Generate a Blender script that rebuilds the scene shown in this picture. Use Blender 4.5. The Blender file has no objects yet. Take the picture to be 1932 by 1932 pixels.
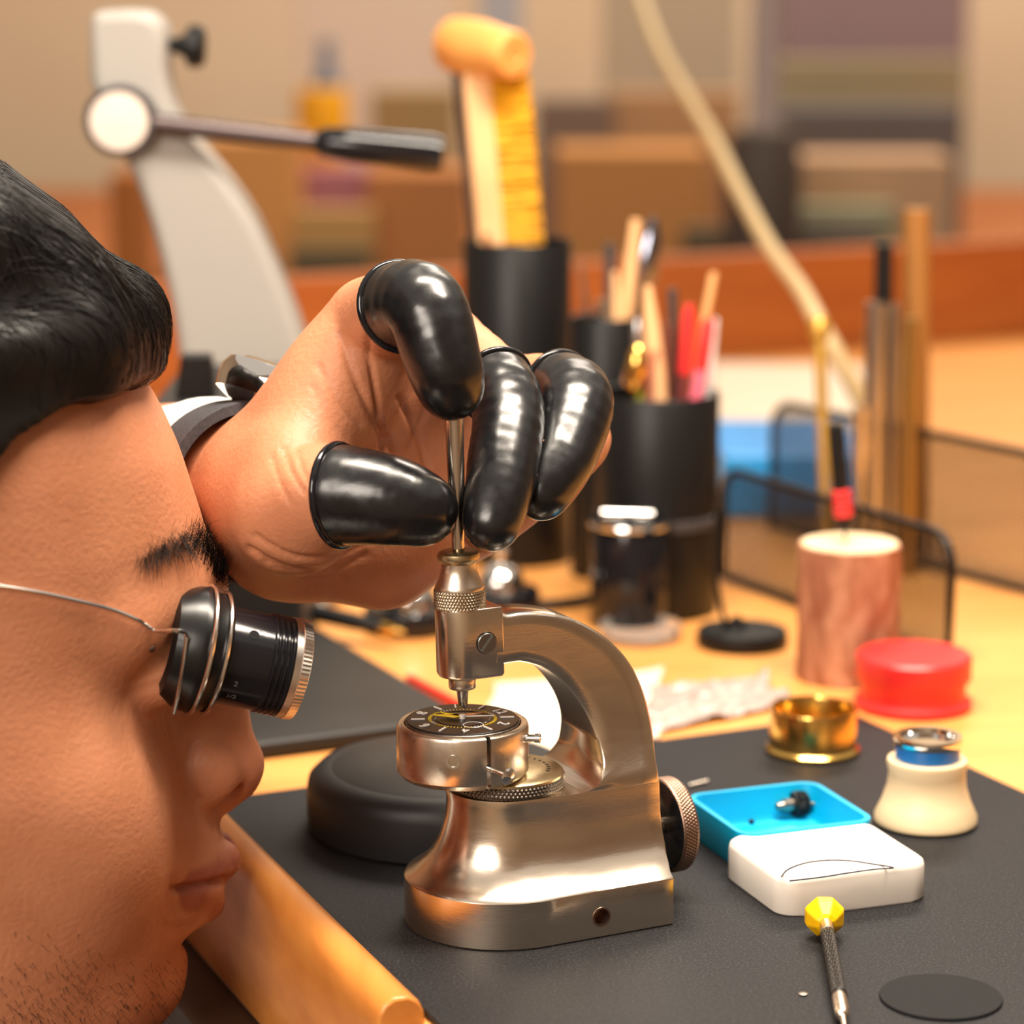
import bpy, math, random
import numpy as np
from mathutils import Vector, Matrix
random.seed(7); rng = np.random.default_rng(7)
scene = bpy.context.scene
coll = scene.collection

# ------------------------------------------------------------------ camera
PITCH = math.radians(11.5); CAM = Vector((0.0, -0.711, 0.2655)); FPX = 5250.0
FWD = Vector((0, math.cos(PITCH), -math.sin(PITCH))); UP = Vector((0, math.sin(PITCH), math.cos(PITCH)))
cam_d = bpy.data.cameras.new('camera'); cam = bpy.data.objects.new('camera', cam_d); coll.objects.link(cam)
cam.location = CAM; cam.rotation_euler = (math.pi/2 - PITCH, 0, 0)
cam_d.sensor_width = 36; cam_d.lens = 36*FPX/1932; cam_d.clip_start = 0.01
cam_d.dof.use_dof = True; cam_d.dof.focus_distance = 0.757; cam_d.dof.aperture_fstop = 8.6
scene.camera = cam

# ------------------------------------------------------------------ world, lights, exposure
world = bpy.data.worlds.new('room_light'); scene.world = world; world.use_nodes = True
bg = world.node_tree.nodes['Background']; bg.inputs[0].default_value = (1.0, 0.86, 0.72, 1); bg.inputs[1].default_value = 0.42
def area(name, loc, target, sx, sy, power, col):
    d = bpy.data.lights.new(name, 'AREA'); d.shape = 'RECTANGLE'; d.size = sx; d.size_y = sy; d.energy = power; d.color = col
    o = bpy.data.objects.new(name, d); coll.objects.link(o); o.location = loc
    o.rotation_euler = (Vector(target)-Vector(loc)).to_track_quat('-Z', 'Y').to_euler()
    return o
area('bench_lamp_light', (0.10, 0.06, 0.80), (0.0, 0.08, 0.0), 0.16, 0.55, 12.0, (1.0, 0.87, 0.72))
area('front_left_fill', (-0.58, -1.02, 0.76), (-0.08, 0.0, 0.05), 0.7, 0.5, 12.5, (1.0, 0.88, 0.76))  # unseen fill lamp added at front left, set low to brighten the cheek
area('room_light_far', (0.5, 2.0, 1.7), (0.3, 2.4, 0.0), 1.2, 0.8, 34.0, (1.0, 0.88, 0.74))
vs = scene.view_settings
vs.view_transform = 'Standard'; vs.look = 'None'; vs.gamma = 1.0; vs.use_curve_mapping = False; vs.exposure = 0.56
try: scene.cycles.use_denoising = True
except Exception: pass

# ------------------------------------------------------------------ pixel helpers (1932 frame)
def ray(px, py):
    return (FWD*FPX + Vector((1, 0, 0))*(px-966) + UP*(966-py)).normalized()
def on_z(px, py, z=0.0):
    r = ray(px, py); return CAM + r*((z-CAM.z)/r.z)
def P(px, py, d):                      # d: depth along the viewing axis
    r = ray(px, py); return CAM + r*(d/r.dot(FWD))
def on_plane(px, py, p0, n):
    r = ray(px, py); n = Vector(n); return CAM + r*((Vector(p0)-CAM).dot(n)/r.dot(n))
def dep(p): return (Vector(p)-CAM).dot(FWD)
def proj(p):
    v = Vector(p)-CAM; d = v.dot(FWD); return (966+v.x/d*FPX, 966-v.dot(UP)/d*FPX)
def z_at(x, y, py):                    # height above (x,y) that shows at row py
    return on_plane(966, py, (x, y, 0), (0, 1, 0)).z

# ------------------------------------------------------------------ materials
MATS = {}
def mat(name, col=(.5,.5,.5), rough=.5, metal=0.0, col2=None, scale=40, stretch=(1,1,1), bump=0.0, bscale=None, rvar=0.0,
        sss=0.0, coat=0.0, trans=0.0, ior=1.45, alpha=1.0, detail=4, contrast=(.35,.65), spec=None, vcol=False, bdist=.0006):
    if name in MATS: return MATS[name]
    m = bpy.data.materials.new(name); m.use_nodes = True; nt = m.node_tree; b = nt.nodes['Principled BSDF']
    b.inputs['Base Color'].default_value = (*col, 1); b.inputs['Roughness'].default_value = rough; b.inputs['Metallic'].default_value = metal
    b.inputs['IOR'].default_value = ior
    if spec is not None: b.inputs['Specular IOR Level'].default_value = spec
    if coat: b.inputs['Coat Weight'].default_value = coat; b.inputs['Coat Roughness'].default_value = .08
    if trans: b.inputs['Transmission Weight'].default_value = trans
    if alpha < 1: b.inputs['Alpha'].default_value = alpha
    if sss:
        b.inputs['Subsurface Weight'].default_value = sss; b.inputs['Subsurface Radius'].default_value = (1, .35, .2); b.inputs['Subsurface Scale'].default_value = .002
    N = nt.nodes.new; L = nt.links.new
    tc = N('ShaderNodeTexCoord'); mp = N('ShaderNodeMapping'); mp.inputs['Scale'].default_value = stretch; L(tc.outputs['Object'], mp.inputs[0])
    src = None
    if col2 is not None or rvar:
        nz = N('ShaderNodeTexNoise'); nz.inputs['Scale'].default_value = scale; nz.inputs['Detail'].default_value = detail; L(mp.outputs[0], nz.inputs['Vector'])
        rp = N('ShaderNodeValToRGB'); rp.color_ramp.elements[0].position = contrast[0]; rp.color_ramp.elements[1].position = contrast[1]
        L(nz.outputs['Fac'], rp.inputs[0])
        if col2 is not None:
            rp2 = N('ShaderNodeValToRGB'); rp2.color_ramp.elements[0].position = contrast[0]; rp2.color_ramp.elements[1].position = contrast[1]
            rp2.color_ramp.elements[0].color = (*col, 1); rp2.color_ramp.elements[1].color = (*col2, 1)
            L(nz.outputs['Fac'], rp2.inputs[0]); src = rp2.outputs[0]; L(src, b.inputs['Base Color'])
        if rvar:
            mr = N('ShaderNodeMapRange'); mr.inputs['To Min'].default_value = max(0.02, rough-rvar); mr.inputs['To Max'].default_value = rough+rvar
            L(rp.outputs[0], mr.inputs['Value']); L(mr.outputs[0], b.inputs['Roughness'])
    if vcol:
        at = N('ShaderNodeAttribute'); at.attribute_name = 'tint'; mx = N('ShaderNodeMix'); mx.data_type = 'RGBA'; mx.blend_type = 'MULTIPLY'
        mx.inputs[0].default_value = 1
        if src is None: mx.inputs[6].default_value = (*col, 1)
        else: L(src, mx.inputs[6])
        L(at.outputs['Color'], mx.inputs[7]); L(mx.outputs[2], b.inputs['Base Color'])
    if bump:
        n2 = N('ShaderNodeTexNoise'); n2.inputs['Scale'].default_value = bscale or scale; n2.inputs['Detail'].default_value = 5; L(mp.outputs[0], n2.inputs['Vector'])
        bp = N('ShaderNodeBump'); bp.inputs['Strength'].default_value = bump; bp.inputs['Distance'].default_value = bdist
        L(n2.outputs['Fac'], bp.inputs['Height']); L(bp.outputs[0], b.inputs['Normal'])
    MATS[name] = m; return m

M_STEEL = mat('brushed_nickel', (.84,.73,.60), .22, 1, scale=90, stretch=(1,1,5), rvar=.02, bump=.03, bscale=420)
M_STEEL2 = mat('satin_nickel', (.82,.73,.62), .28, 1, col2=(.72,.62,.51), scale=120, rvar=.06, bump=.08, bscale=300)
M_CHROME = mat('chrome', (.85,.84,.82), .08, 1)
M_ROD = mat('turned_steel', (.66,.58,.50), .2, 1, scale=300, stretch=(1,1,.05), rvar=.06)
M_KNURL = mat('knurled_steel', (.62,.52,.38), .25, 1)
M_BRONZE = mat('knurled_bronze', (.36,.23,.17), .38, 1)
M_DKKNURL = mat('dark_knurled_steel', (.34,.30,.26), .34, 1)
M_ANVIL = mat('aged_brass_plate', (.52,.42,.24), .36, 1, col2=(.40,.31,.18), scale=250)
M_BLACKMET = mat('black_metal', (.006,.006,.0065), .35, spec=.4)
M_BLACKPL = mat('black_plastic', (.006,.006,.0065), .42, spec=.35)
M_BLACKGLOSS = mat('black_gloss', (.008,.008,.010), .12)
M_LATEX = mat('black_latex', (.006,.006,.007), .27, bump=.06, bscale=140, spec=.7, bdist=.0010, rvar=.05, scale=200)
M_RED = mat('red_plastic', (.75,.03,.03), .35)
M_BLUE = mat('blue_plastic', (.0,.33,.72), .35, sss=.0)
M_CYAN = mat('cyan_plastic', (.0,.36,.66), .38, col2=(.0,.42,.70), scale=20)
M_WHITE = mat('white_plastic', (.86,.80,.72), .45)
M_YELLOW = mat('yellow_plastic', (.90,.50,.0), .38)
M_CREAM = mat('cream_plastic', (.85,.66,.40), .4)
M_BRASS = mat('brass', (.80,.50,.13), .18, 1, rvar=.05, scale=90)
M_WOODL = mat('light_wood', (.80,.42,.17), .5, col2=(.70,.33,.12), scale=60, stretch=(1,1,.12))
M_WOODO = mat('orange_beech', (.72,.28,.06), .36, col2=(.60,.21,.04), scale=16, stretch=(6,.5,6), coat=.15, bump=.03)
M_WOODR = mat('rust_wood', (.40,.115,.02), .5, col2=(.32,.085,.015), scale=12, stretch=(1,1,8))
M_BENCH = mat('bench_wood', (.80,.37,.10), .42, col2=(.72,.30,.075), scale=9, stretch=(1,5,1), coat=.1)
M_MAT = mat('black_desk_mat', (.0065,.0065,.008), .6, spec=.3, col2=(.040,.038,.041), scale=1300, bump=.35, bscale=1500, bdist=.0004, contrast=(.50,.78))
M_PAD = mat('charcoal_leather', (.018,.0165,.016), .48, spec=.35, col2=(.024,.022,.021), scale=15, bump=.1, bscale=800)
M_SKIN = mat('skin', (.50,.200,.100), .48, spec=.42, col2=(.55,.230,.120), scale=55, sss=.12, bump=.42, bscale=620, bdist=.0006, vcol=True, detail=6)
M_HAIR = mat('black_hair', (.006,.0045,.004), .42, spec=.3)
M_SHIRT = mat('white_cotton', (.80,.78,.74), .8, bump=.2, bscale=400)
M_PAPER = mat('white_paper', (.72,.63,.50), .6)

# ------------------------------------------------------------------ mesh building
class MB:
    def __init__(s): s.v = []; s.f = []
    def add(s, vs, fs, M=None):
        o = len(s.v)
        for v in vs: s.v.append(tuple(M @ Vector(v)) if M is not None else tuple(v))
        for f in fs: s.f.append(tuple(i+o for i in f))
        return s
    def box(s, x0, x1, y0, y1, z0, z1, M=None):
        vs = [(x,y,z) for z in (z0,z1) for y in (y0,y1) for x in (x0,x1)]
        return s.add(vs, [(0,2,3,1),(4,5,7,6),(0,1,5,4),(2,6,7,3),(0,4,6,2),(1,3,7,5)], M)
    def lathe(s, prof, n=48, M=None, cap=True):
        vs = []; fs = []
        for r, z in prof:
            for k in range(n):
                a = 2*math.pi*k/n; vs.append((r*math.cos(a), r*math.sin(a), z))
        for i in range(len(prof)-1):
            for k in range(n):
                k2 = (k+1) % n; fs.append((i*n+k, i*n+k2, (i+1)*n+k2, (i+1)*n+k))
        if cap:
            if prof[0][0] > 1e-6: fs.append(tuple(range(n))[::-1])
            if prof[-1][0] > 1e-6: fs.append(tuple((len(prof)-1)*n+k for k in range(n)))
        return s.add(vs, fs, M)
    def prism(s, poly, z0, z1, M=None):
        n = len(poly); vs = [(x,y,z0) for x,y in poly]+[(x,y,z1) for x,y in poly]
        fs = [tuple(range(n))[::-1], tuple(range(n,2*n))]+[(i,(i+1)%n,n+(i+1)%n,n+i) for i in range(n)]
        return s.add(vs, fs, M)
    def tube(s, pts, rad, n=10, M=None, cap=True):
        pts = [Vector(p) for p in pts]; m = len(pts)
        if not hasattr(rad, '__len__'): rad = [rad]*m
        up = Vector((0,0,1)); vs = []; fs = []; prev = None
        for i, p in enumerate(pts):
            t = (pts[min(i+1,m-1)]-pts[max(i-1,0)])
            t = t.normalized() if t.length > 1e-9 else up
            if prev is None:
                a = t.cross(up if abs(t.z) < .9 else Vector((1,0,0))).normalized()
            else:
                a = (prev - t*prev.dot(t)).normalized()
            prev = a; b = t.cross(a)
            for k in range(n):
                an = 2*math.pi*k/n; vs.append(p+(a*math.cos(an)+b*math.sin(an))*rad[i])
        for i in range(m-1):
            for k in range(n):
                k2 = (k+1) % n; fs.append((i*n+k, i*n+k2, (i+1)*n+k2, (i+1)*n+k))
        if cap: fs += [tuple(range(n))[::-1], tuple((m-1)*n+k for k in range(n))]
        return s.add(vs, fs, M)
    def torus(s, R, r, n=48, m=10, M=None):
        vs = []; fs = []
        for i in range(n):
            a = 2*math.pi*i/n
            for j in range(m):
                b = 2*math.pi*j/m; q = R+r*math.cos(b); vs.append((q*math.cos(a), q*math.sin(a), r*math.sin(b)))
        for i in range(n):
            for j in range(m):
                fs.append((i*m+j, ((i+1)%n)*m+j, ((i+1)%n)*m+(j+1)%m, i*m+(j+1)%m))
        return s.add(vs, fs, M)
    def knurl(s, R, z0, z1, teeth, rows, depth, M=None):
        nt = teeth*4; nz = rows*4; vs = []; fs = []
        tri = lambda t: abs((t % 1.0)*2-1)
        for j in range(nz+1):
            for i in range(nt):
                a = i/nt; t = a*teeth; q = j/nz*rows
                d = min(tri(t+q*.5), tri(t-q*.5))
                e = 1.0 if 1 < j < nz-1 else .4
                r = R-depth+depth*(1-2*max(0, .5-d))*e if True else R
                vs.append((r*math.cos(a*2*math.pi), r*math.sin(a*2*math.pi), z0+(z1-z0)*j/nz))
        for j in range(nz):
            for i in range(nt):
                i2 = (i+1) % nt; fs.append((j*nt+i, j*nt+i2, (j+1)*nt+i2, (j+1)*nt+i))
        fs += [tuple(range(nt))[::-1], tuple(nz*nt+k for k in range(nt))]
        return s.add(vs, fs, M)
    def build(s, name, m, parent=None, smooth=True, bevel=0, sub=0, angle=40, seg=2):
        me = bpy.data.meshes.new(name); me.from_pydata(s.v, [], s.f); me.validate()
        o = bpy.data.objects.new(name, me); coll.objects.link(o); me.materials.append(m)
        if parent is not None: o.parent = parent
        if smooth:
            for p in me.polygons: p.use_smooth = True
        if bevel:
            b = o.modifiers.new('bevel', 'BEVEL'); b.width = bevel; b.segments = seg; b.limit_method = 'ANGLE'; b.angle_limit = math.radians(35)
        if sub:
            b = o.modifiers.new('sub', 'SUBSURF'); b.levels = sub; b.render_levels = sub
        if smooth:
            try: me.set_sharp_from_angle(angle=math.radians(angle))
            except Exception: pass
        return o
def T(x, y, z): return Matrix.Translation((x, y, z))
def R(ax, deg): return Matrix.Rotation(math.radians(deg), 4, ax)
def align(p, d):                      # matrix taking +Z to direction d at p
    return Matrix.Translation(p) @ Vector(d).to_track_quat('Z', 'Y').to_matrix().to_4x4()
def tag(o, label, cat, group=None, kind=None):
    if label: o['label'] = label
    if cat: o['category'] = cat
    if group: o['group'] = group
    if kind: o['kind'] = kind
    return o
def thing(name, label, cat, loc=(0,0,0), rz=0.0, group=None):
    o = bpy.data.objects.new(name, None); coll.objects.link(o); o.location = loc; o.rotation_euler = (0,0,rz); o.empty_display_size = .01
    return tag(o, label, cat, group)
def struct(o): o['kind'] = 'structure'; return o
def text_mesh(name, s, size, m, parent, M, depth=.0001):
    c = bpy.data.curves.new(name, 'FONT'); c.body = s; c.size = size; c.align_x = 'CENTER'; c.align_y = 'CENTER'; c.extrude = depth
    t = bpy.data.objects.new(name+'_tmp', c); coll.objects.link(t)
    dg = bpy.context.evaluated_depsgraph_get(); me = bpy.data.meshes.new_from_object(t.evaluated_get(dg))
    bpy.data.objects.remove(t); me.transform(M); o = bpy.data.objects.new(name, me); coll.objects.link(o); me.materials.clear(); me.materials.append(m); o.parent = parent
    return o
def bez(pts, n=8):                    # Catmull-Rom through points
    pts = [Vector(p) for p in pts]; out = []
    for i in range(len(pts)-1):
        p0 = pts[max(i-1,0)]; p1 = pts[i]; p2 = pts[i+1]; p3 = pts[min(i+2,len(pts)-1)]
        for k in range(n):
            t = k/n; out.append(.5*((2*p1)+(p2-p0)*t+(2*p0-5*p1+4*p2-p3)*t*t+(3*p1-p0-3*p2+p3)*t**3))
    out.append(pts[-1]); return out
def rrect(w, h, r, n=6):
    out = []
    for cx, cy, a0 in ((w/2-r,h/2-r,0),(-w/2+r,h/2-r,90),(-w/2+r,-h/2+r,180),(w/2-r,-h/2+r,270)):
        for k in range(n+1):
            a = math.radians(a0+90*k/n); out.append((cx+r*math.cos(a), cy+r*math.sin(a)))
    return out

# ------------------------------------------------------------------ implicit surfaces (bodies)
class SDF:
    def __init__(s, lo, hi, h):
        s.lo = np.array(lo, np.float32); s.h = h
        s.n = np.ceil((np.array(hi)-np.array(lo))/h).astype(int)+1
        s.ax = [s.lo[i]+np.arange(s.n[i], dtype=np.float32)*h for i in range(3)]
        s.F = np.full(s.n, 1.0, np.float32)
    def sub(s, lo, hi):
        sl = []
        for i in range(3):
            a = int(max(0, math.floor((lo[i]-s.lo[i])/s.h))); b = int(min(s.n[i], math.ceil((hi[i]-s.lo[i])/s.h)+1))
            if b <= a: return None, None
            sl.append(slice(a, b))
        g = np.meshgrid(*[s.ax[i][sl[i]] for i in range(3)], indexing='ij', sparse=True)
        return tuple(sl), g
    def cone(s, a, b, ra, rb, k=.004, op='add', flat=None):
        a = np.array(a); b = np.array(b); m = max(ra, rb)+3*k+.003
        sl, g = s.sub(np.minimum(a,b)-m, np.maximum(a,b)+m)
        if sl is None: return
        d = b-a; L2 = float(d@d)+1e-12
        t = np.clip(((g[0]-a[0])*d[0]+(g[1]-a[1])*d[1]+(g[2]-a[2])*d[2])/L2, 0, 1).astype(np.float32)
        v = np.sqrt((g[0]-a[0]-t*d[0])**2+(g[1]-a[1]-t*d[1])**2+(g[2]-a[2]-t*d[2])**2)-(ra+(rb-ra)*t)
        s.comb(sl, v.astype(np.float32), k, op)
    def ell(s, c, r, k=.004, op='add', M=None):
        c = np.array(c); m = max(r)+3*k+.003; sl, g = s.sub(c-m, c+m)
        if sl is None: return
        x, y, z = g[0]-c[0], g[1]-c[1], g[2]-c[2]
        if M is not None:
            M = np.array(M); x, y, z = [M[0][i]*x+M[1][i]*y+M[2][i]*z for i in range(3)]
        q = np.sqrt((x/r[0])**2+(y/r[1])**2+(z/r[2])**2); q2 = np.sqrt((x/r[0]**2)**2+(y/r[1]**2)**2+(z/r[2]**2)**2)+1e-9
        s.comb(sl, (q*(q-1)/q2).astype(np.float32), k, op)
    def comb(s, sl, v, k, op='add'):
        A = s.F[sl]
        if op == 'add':
            h = np.maximum(k-np.abs(A-v), 0)/k; s.F[sl] = np.minimum(A, v)-h*h*k*.25
        else:
            v = -v; h = np.maximum(k-np.abs(A-v), 0)/k; s.F[sl] = np.maximum(A, v)+h*h*k*.25
    def mesh(s):
        F = s.F; sg = F < 0; n = s.n-1
        cs = [(i,j,k) for i in (0,1) for j in (0,1) for k in (0,1)]
        tot = sum(sg[i:i+n[0], j:j+n[1], k:k+n[2]].astype(np.int8) for i,j,k in cs)
        act = np.argwhere((tot > 0) & (tot < 8)); idx = np.full(n, -1, np.int32); idx[tuple(act.T)] = np.arange(len(act))
        vals = {c: F[act[:,0]+c[0], act[:,1]+c[1], act[:,2]+c[2]] for c in cs}
        pos = np.zeros((len(act),3)); cnt = np.zeros(len(act))
        for a in cs:
            for ax in range(3):
                if a[ax] == 0:
                    b = list(a); b[ax] = 1; b = tuple(b); fa, fb = vals[a], vals[b]; m = (fa < 0) != (fb < 0)
                    t = np.where(m, fa/np.where(m, fa-fb, 1), 0); p = np.array(a, float)[None]+0*pos; p[:,ax] += t
                    pos[m] += p[m]; cnt[m] += 1
        V = (act+pos/cnt[:,None])*s.h+s.lo; faces = []
        for ax in range(3):
            u, w = [(1,2),(2,0),(0,1)][ax]
            sl0 = [slice(None)]*3; sl1 = [slice(None)]*3; sl0[ax] = slice(0,-1); sl1[ax] = slice(1,None)
            e = sg[tuple(sl0)] != sg[tuple(sl1)]; E = np.argwhere(e)
            E = E[(E[:,u] > 0) & (E[:,w] > 0) & (E[:,u] < n[u]) & (E[:,w] < n[w])]
            if not len(E): continue
            q = []
            for du, dw in ((-1,-1),(0,-1),(0,0),(-1,0)):
                c = E.copy(); c[:,u] += du; c[:,w] += dw; q.append(idx[tuple(c.T)])
            q = np.stack(q, 1); fl = sg[tuple(E.T)]; q[~fl] = q[~fl][:, ::-1]; faces.append(q)
        return V, np.concatenate(faces)
def np_mesh(name, V, Q, m, parent=None):
    me = bpy.data.meshes.new(name); me.vertices.add(len(V)); me.vertices.foreach_set('co', np.asarray(V, np.float32).ravel())
    me.loops.add(Q.size); me.loops.foreach_set('vertex_index', Q.ravel().astype(np.int32))
    me.polygons.add(len(Q)); me.polygons.foreach_set('loop_start', np.arange(0, Q.size, 4, dtype=np.int32)); me.polygons.foreach_set('loop_total', np.full(len(Q), 4, np.int32))
    me.polygons.foreach_set('use_smooth', np.ones(len(Q), bool)); me.update(); me.validate()
    o = bpy.data.objects.new(name, me); coll.objects.link(o); me.materials.append(m)
    if parent is not None: o.parent = parent
    return o
def strands(mb, pts, r0, r1):
    n = len(pts); mb.tube(pts, [r0+(r1-r0)*i/(n-1) for i in range(n)], n=3)

#=SETTING
PHI = math.radians(25); U = Vector((math.cos(PHI), math.sin(PHI), 0)); V = Vector((-math.sin(PHI), math.cos(PHI), 0))
BEN = Matrix(((U.x, V.x, 0, 0), (U.y, V.y, 0, 0), (0, 0, 1, 0), (0, 0, 0, 1)))
def uv(p): p = Vector(p); return p.dot(U), p.dot(V)
# floor and back wall
struct(MB().box(-2.2, 3.2, -1.4, 3.4, -.80, -.76).build('floor', mat('floor_brown', (.06,.04,.03), .6, col2=(.08,.05,.04), scale=6), smooth=False))
struct(MB().box(-2.2, 3.2, 3.4, 3.5, -.80, 1.9).build('wall_back', mat('cream_wall', (.62,.47,.31), .8, col2=(.66,.52,.36), scale=2), smooth=False))
for nm, bx in (('wall_left',(-2.3,-2.2,-1.5,3.5)),('wall_right',(3.2,3.3,-1.5,3.5)),('wall_front',(-2.2,3.2,-1.5,-1.4))):
    struct(MB().box(*bx, -.80, 1.9).build(nm, mat('tan_wall', (.48,.38,.28), .8), smooth=False))
# workbench
l0 = on_z(803, 1874, .006); l1 = on_z(436, 1522, .006)
LD = (l1-l0); LD.z = 0; LD.normalize(); LN = Vector((-LD.y, LD.x, 0))    # LN points away from the bench (towards the sitter)
if LN.x > 0: LN = -LN
LIP = Matrix(((LD.x, LN.x, 0, l0.x), (LD.y, LN.y, 0, l0.y), (0, 0, 1, 0), (0, 0, 0, 1)))
bench = thing('workbench', 'beech watchmaker workbench with rounded raised front lip', 'workbench', (0,0,0))
end_c = on_z(1350, 676, -.002); vend = uv(end_c)[1]
a = LIP @ Vector((-.30, 0, 0)); b_ = LIP @ Vector((1.15, 0, 0))
tv = uv(a)[1]
tfar = (vend - uv(l0)[1]) / LD.dot(V); e_l = LIP @ Vector((tfar,.001,0))
MB().prism([tuple((LIP @ Vector((-.30,.001,0))).xy), tuple((LIP @ Vector((-.30,.001,0))+U*1.3).xy), tuple((end_c+U*1.1).xy), tuple(e_l.xy)], -.030, -.0022).build('bench_top', M_BENCH, bench, smooth=False)
lip_prof = [(0,-.038),(0,-.002),(.0004,.0015),(.0018,.0042),(.0045,.0058),(.0085,.0058),(.0112,.0042),(.0126,.0015),(.013,-.002),(.013,-.038)]
mb = MB(); n = len(lip_prof); vs = [(s_, y, z) for s_ in (0, tfar) for y, z in lip_prof]
mb.add(vs, [tuple(range(n)), tuple(range(n,2*n))[::-1]]+[(i,i+n,(i+1)%n+n,(i+1)%n) for i in range(n)], LIP)
mb.build('edge_lip', M_WOODO, bench, bevel=.0008, angle=50)
MB().box(-.28, 1.0, .012, .030, -.20, -.039, LIP).build('apron_board', mat('dark_wood', (.05,.022,.012), .5), bench, smooth=False)
for k, (uu, vv) in enumerate(((.9,-.15),(.9,1.1),(-.05,1.0),(.25,-.2))):
    p = U*uu+V*vv; MB().box(p.x-.03, p.x+.03, p.y-.03, p.y+.03, -.76, -.030).build('leg', M_BENCH, bench, smooth=False)
# far end board of the bench
e0 = e_l + U*.0
mb = MB(); Mx = Matrix(((U.x,V.x,0,e0.x),(U.y,V.y,0,e0.y),(0,0,1,0),(0,0,0,1)))
mb.box(.004, 2.1, 0, .018, -.03, .066, Mx).build('end_board', M_WOODR, bench, smooth=False, bevel=.002)
# desk mat
c_fr = on_z(1612, 1346)
mn = uv(LIP @ Vector((-.3,-.0015,0)))
q0 = LIP @ Vector((-.28,-.0012,0)); 
far_v = uv(c_fr)[1]
tpar = (far_v - uv(l0)[1]) / LD.dot(V)
q1 = LIP @ Vector((tpar,-.0012,0))
mt = MB().prism([tuple(q0.xy), tuple((c_fr-V*.45+U*.0).xy), tuple(c_fr.xy), tuple(q1.xy)], -.0021, 0.0).build('desk_mat', M_MAT, smooth=False, bevel=.0004)
tag(mt, 'black textured rubber desk mat under the hand press', 'mat')
#=PRESS
TPHI = math.radians(27); TU = Vector((math.cos(TPHI), math.sin(TPHI), 0)); TV = Vector((-math.sin(TPHI), math.cos(TPHI), 0))
TC = Vector((-.003, .027, 0))
press = thing('hand_press', 'brushed nickel hand press with curved arm and knurled wheel', 'hand press', TC, TPHI)
def interp(t, xs, ys): return float(np.interp(t, xs, ys))
def smooth_tab(xs, ys):
    xs = np.array(xs, float); ys = np.array(ys, float); d = np.gradient(ys, xs)
    def f(x):
        x = min(max(x, xs[0]), xs[-1]); i = min(int(np.searchsorted(xs, x, 'right'))-1, len(xs)-2); i = max(i, 0); h = xs[i+1]-xs[i]; t = (x-xs[i])/h
        return ys[i]*(2*t**3-3*t*t+1)+d[i]*h*(t**3-2*t*t+t)+ys[i+1]*(3*t*t-2*t**3)+d[i+1]*h*(t**3-t*t)
    return f
mm = .001
r_of = smooth_tab([13.5,15,18,23,28.5,35,38], [27,24.6,21,17.7,15.9,15.2,15.3])
w_of = smooth_tab([13.5,15,18,23,28.5,35,40,46,54,64,76,92], [27,24.9,21.6,18.8,17.4,16.8,16.0,13.2,10.2,8.2,6.9,6.1])
def side_pt(px, py):                  # pixel -> (u,z) in mm on the near flank v=-w(z)
    z = 40.0
    for _ in range(30):
        p = on_plane(px, py, TC+TV*(-w_of(min(max(z,13.5),92))*mm), TV)-TC
        z = .5*z+.5*p.z/mm
    return p.dot(TU)/mm, p.z/mm
outer = [(941,1154),(958,1160),(985,1156),(1020,1156),(1060,1162),(1100,1176),(1150,1208),(1190,1252),(1217,1310),(1232,1375),(1240,1440),(1247,1525),(1257,1595),(1273,1656)]
inner = [(938,1257),(952,1254),(968,1251),(990,1250),(1030,1262),(1066,1290),(1098,1330),(1122,1378),(1137,1430),(1138,1458),(1126,1484),(1100,1498)]
OUT = [side_pt(*p) for p in outer]; INN = [side_pt(*p) for p in inner]
def cr2(pts, n):
    q = bez([(a, b, 0) for a, b in pts], 10); L = [0]
    for i in range(1, len(q)): L.append(L[-1]+(q[i]-q[i-1]).length)
    return [(float(np.interp(t, L, [v.x for v in q])), float(np.interp(t, L, [v.y for v in q]))) for t in np.linspace(0, L[-1], n)]
NS = 56
# the arm ends where the right flank reaches the platform
uend_tab = [(z, u) for u, z in OUT[9:]]; uend_tab.sort()
def uend(z): return interp(z, [a for a, b in uend_tab], [b for a, b in uend_tab])
co = cr2(OUT[:11], NS); ci = cr2(INN, NS)
co += [(uend(z), z) for z in np.linspace(co[-1][1]-2, 24, 8)]
ci += [(interp(t, [0,1], [ci[-1][0], ci[-1][0]-1]), interp(t, [0,1], [ci[-1][1]-1.0, 24])) for t in np.linspace(0, 1, 8)]
mb = MB(); rings = []
def clampz(z): return min(max(z, 13.5), 92)
for (uo, zo), (ui, zi) in zip(co, ci):
    du, dz = uo-ui, zo-zi; L = math.hypot(du, dz); eu, ez = du/L, dz/L; c = .9
    ring = []
    K = 7
    for sgn in (-1, 1):
        row = []
        for k in range(K):
            t = [0, c/L, .25, .5, .75, 1-c/L, 1][k]
            u_, z_ = ui+du*t, zi+dz*t; w = w_of(clampz(z_))
            if k in (0, K-1): w -= c*.8
            if z_ < 38.4: w -= .25
            row.append((u_*mm, sgn*w*mm, z_*mm))
        ring += row if sgn < 0 else row[::-1]
    rings.append(ring)
n = len(rings[0]); vs = [v for r_ in rings for v in r_]
fs = [(i*n+k, i*n+(k+1)%n, (i+1)*n+(k+1)%n, (i+1)*n+k) for i in range(len(rings)-1) for k in range(n)]
fs += [tuple(range(n))[::-1], tuple((len(rings)-1)*n+k for k in range(n))]
mb.add(vs, fs)
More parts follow.
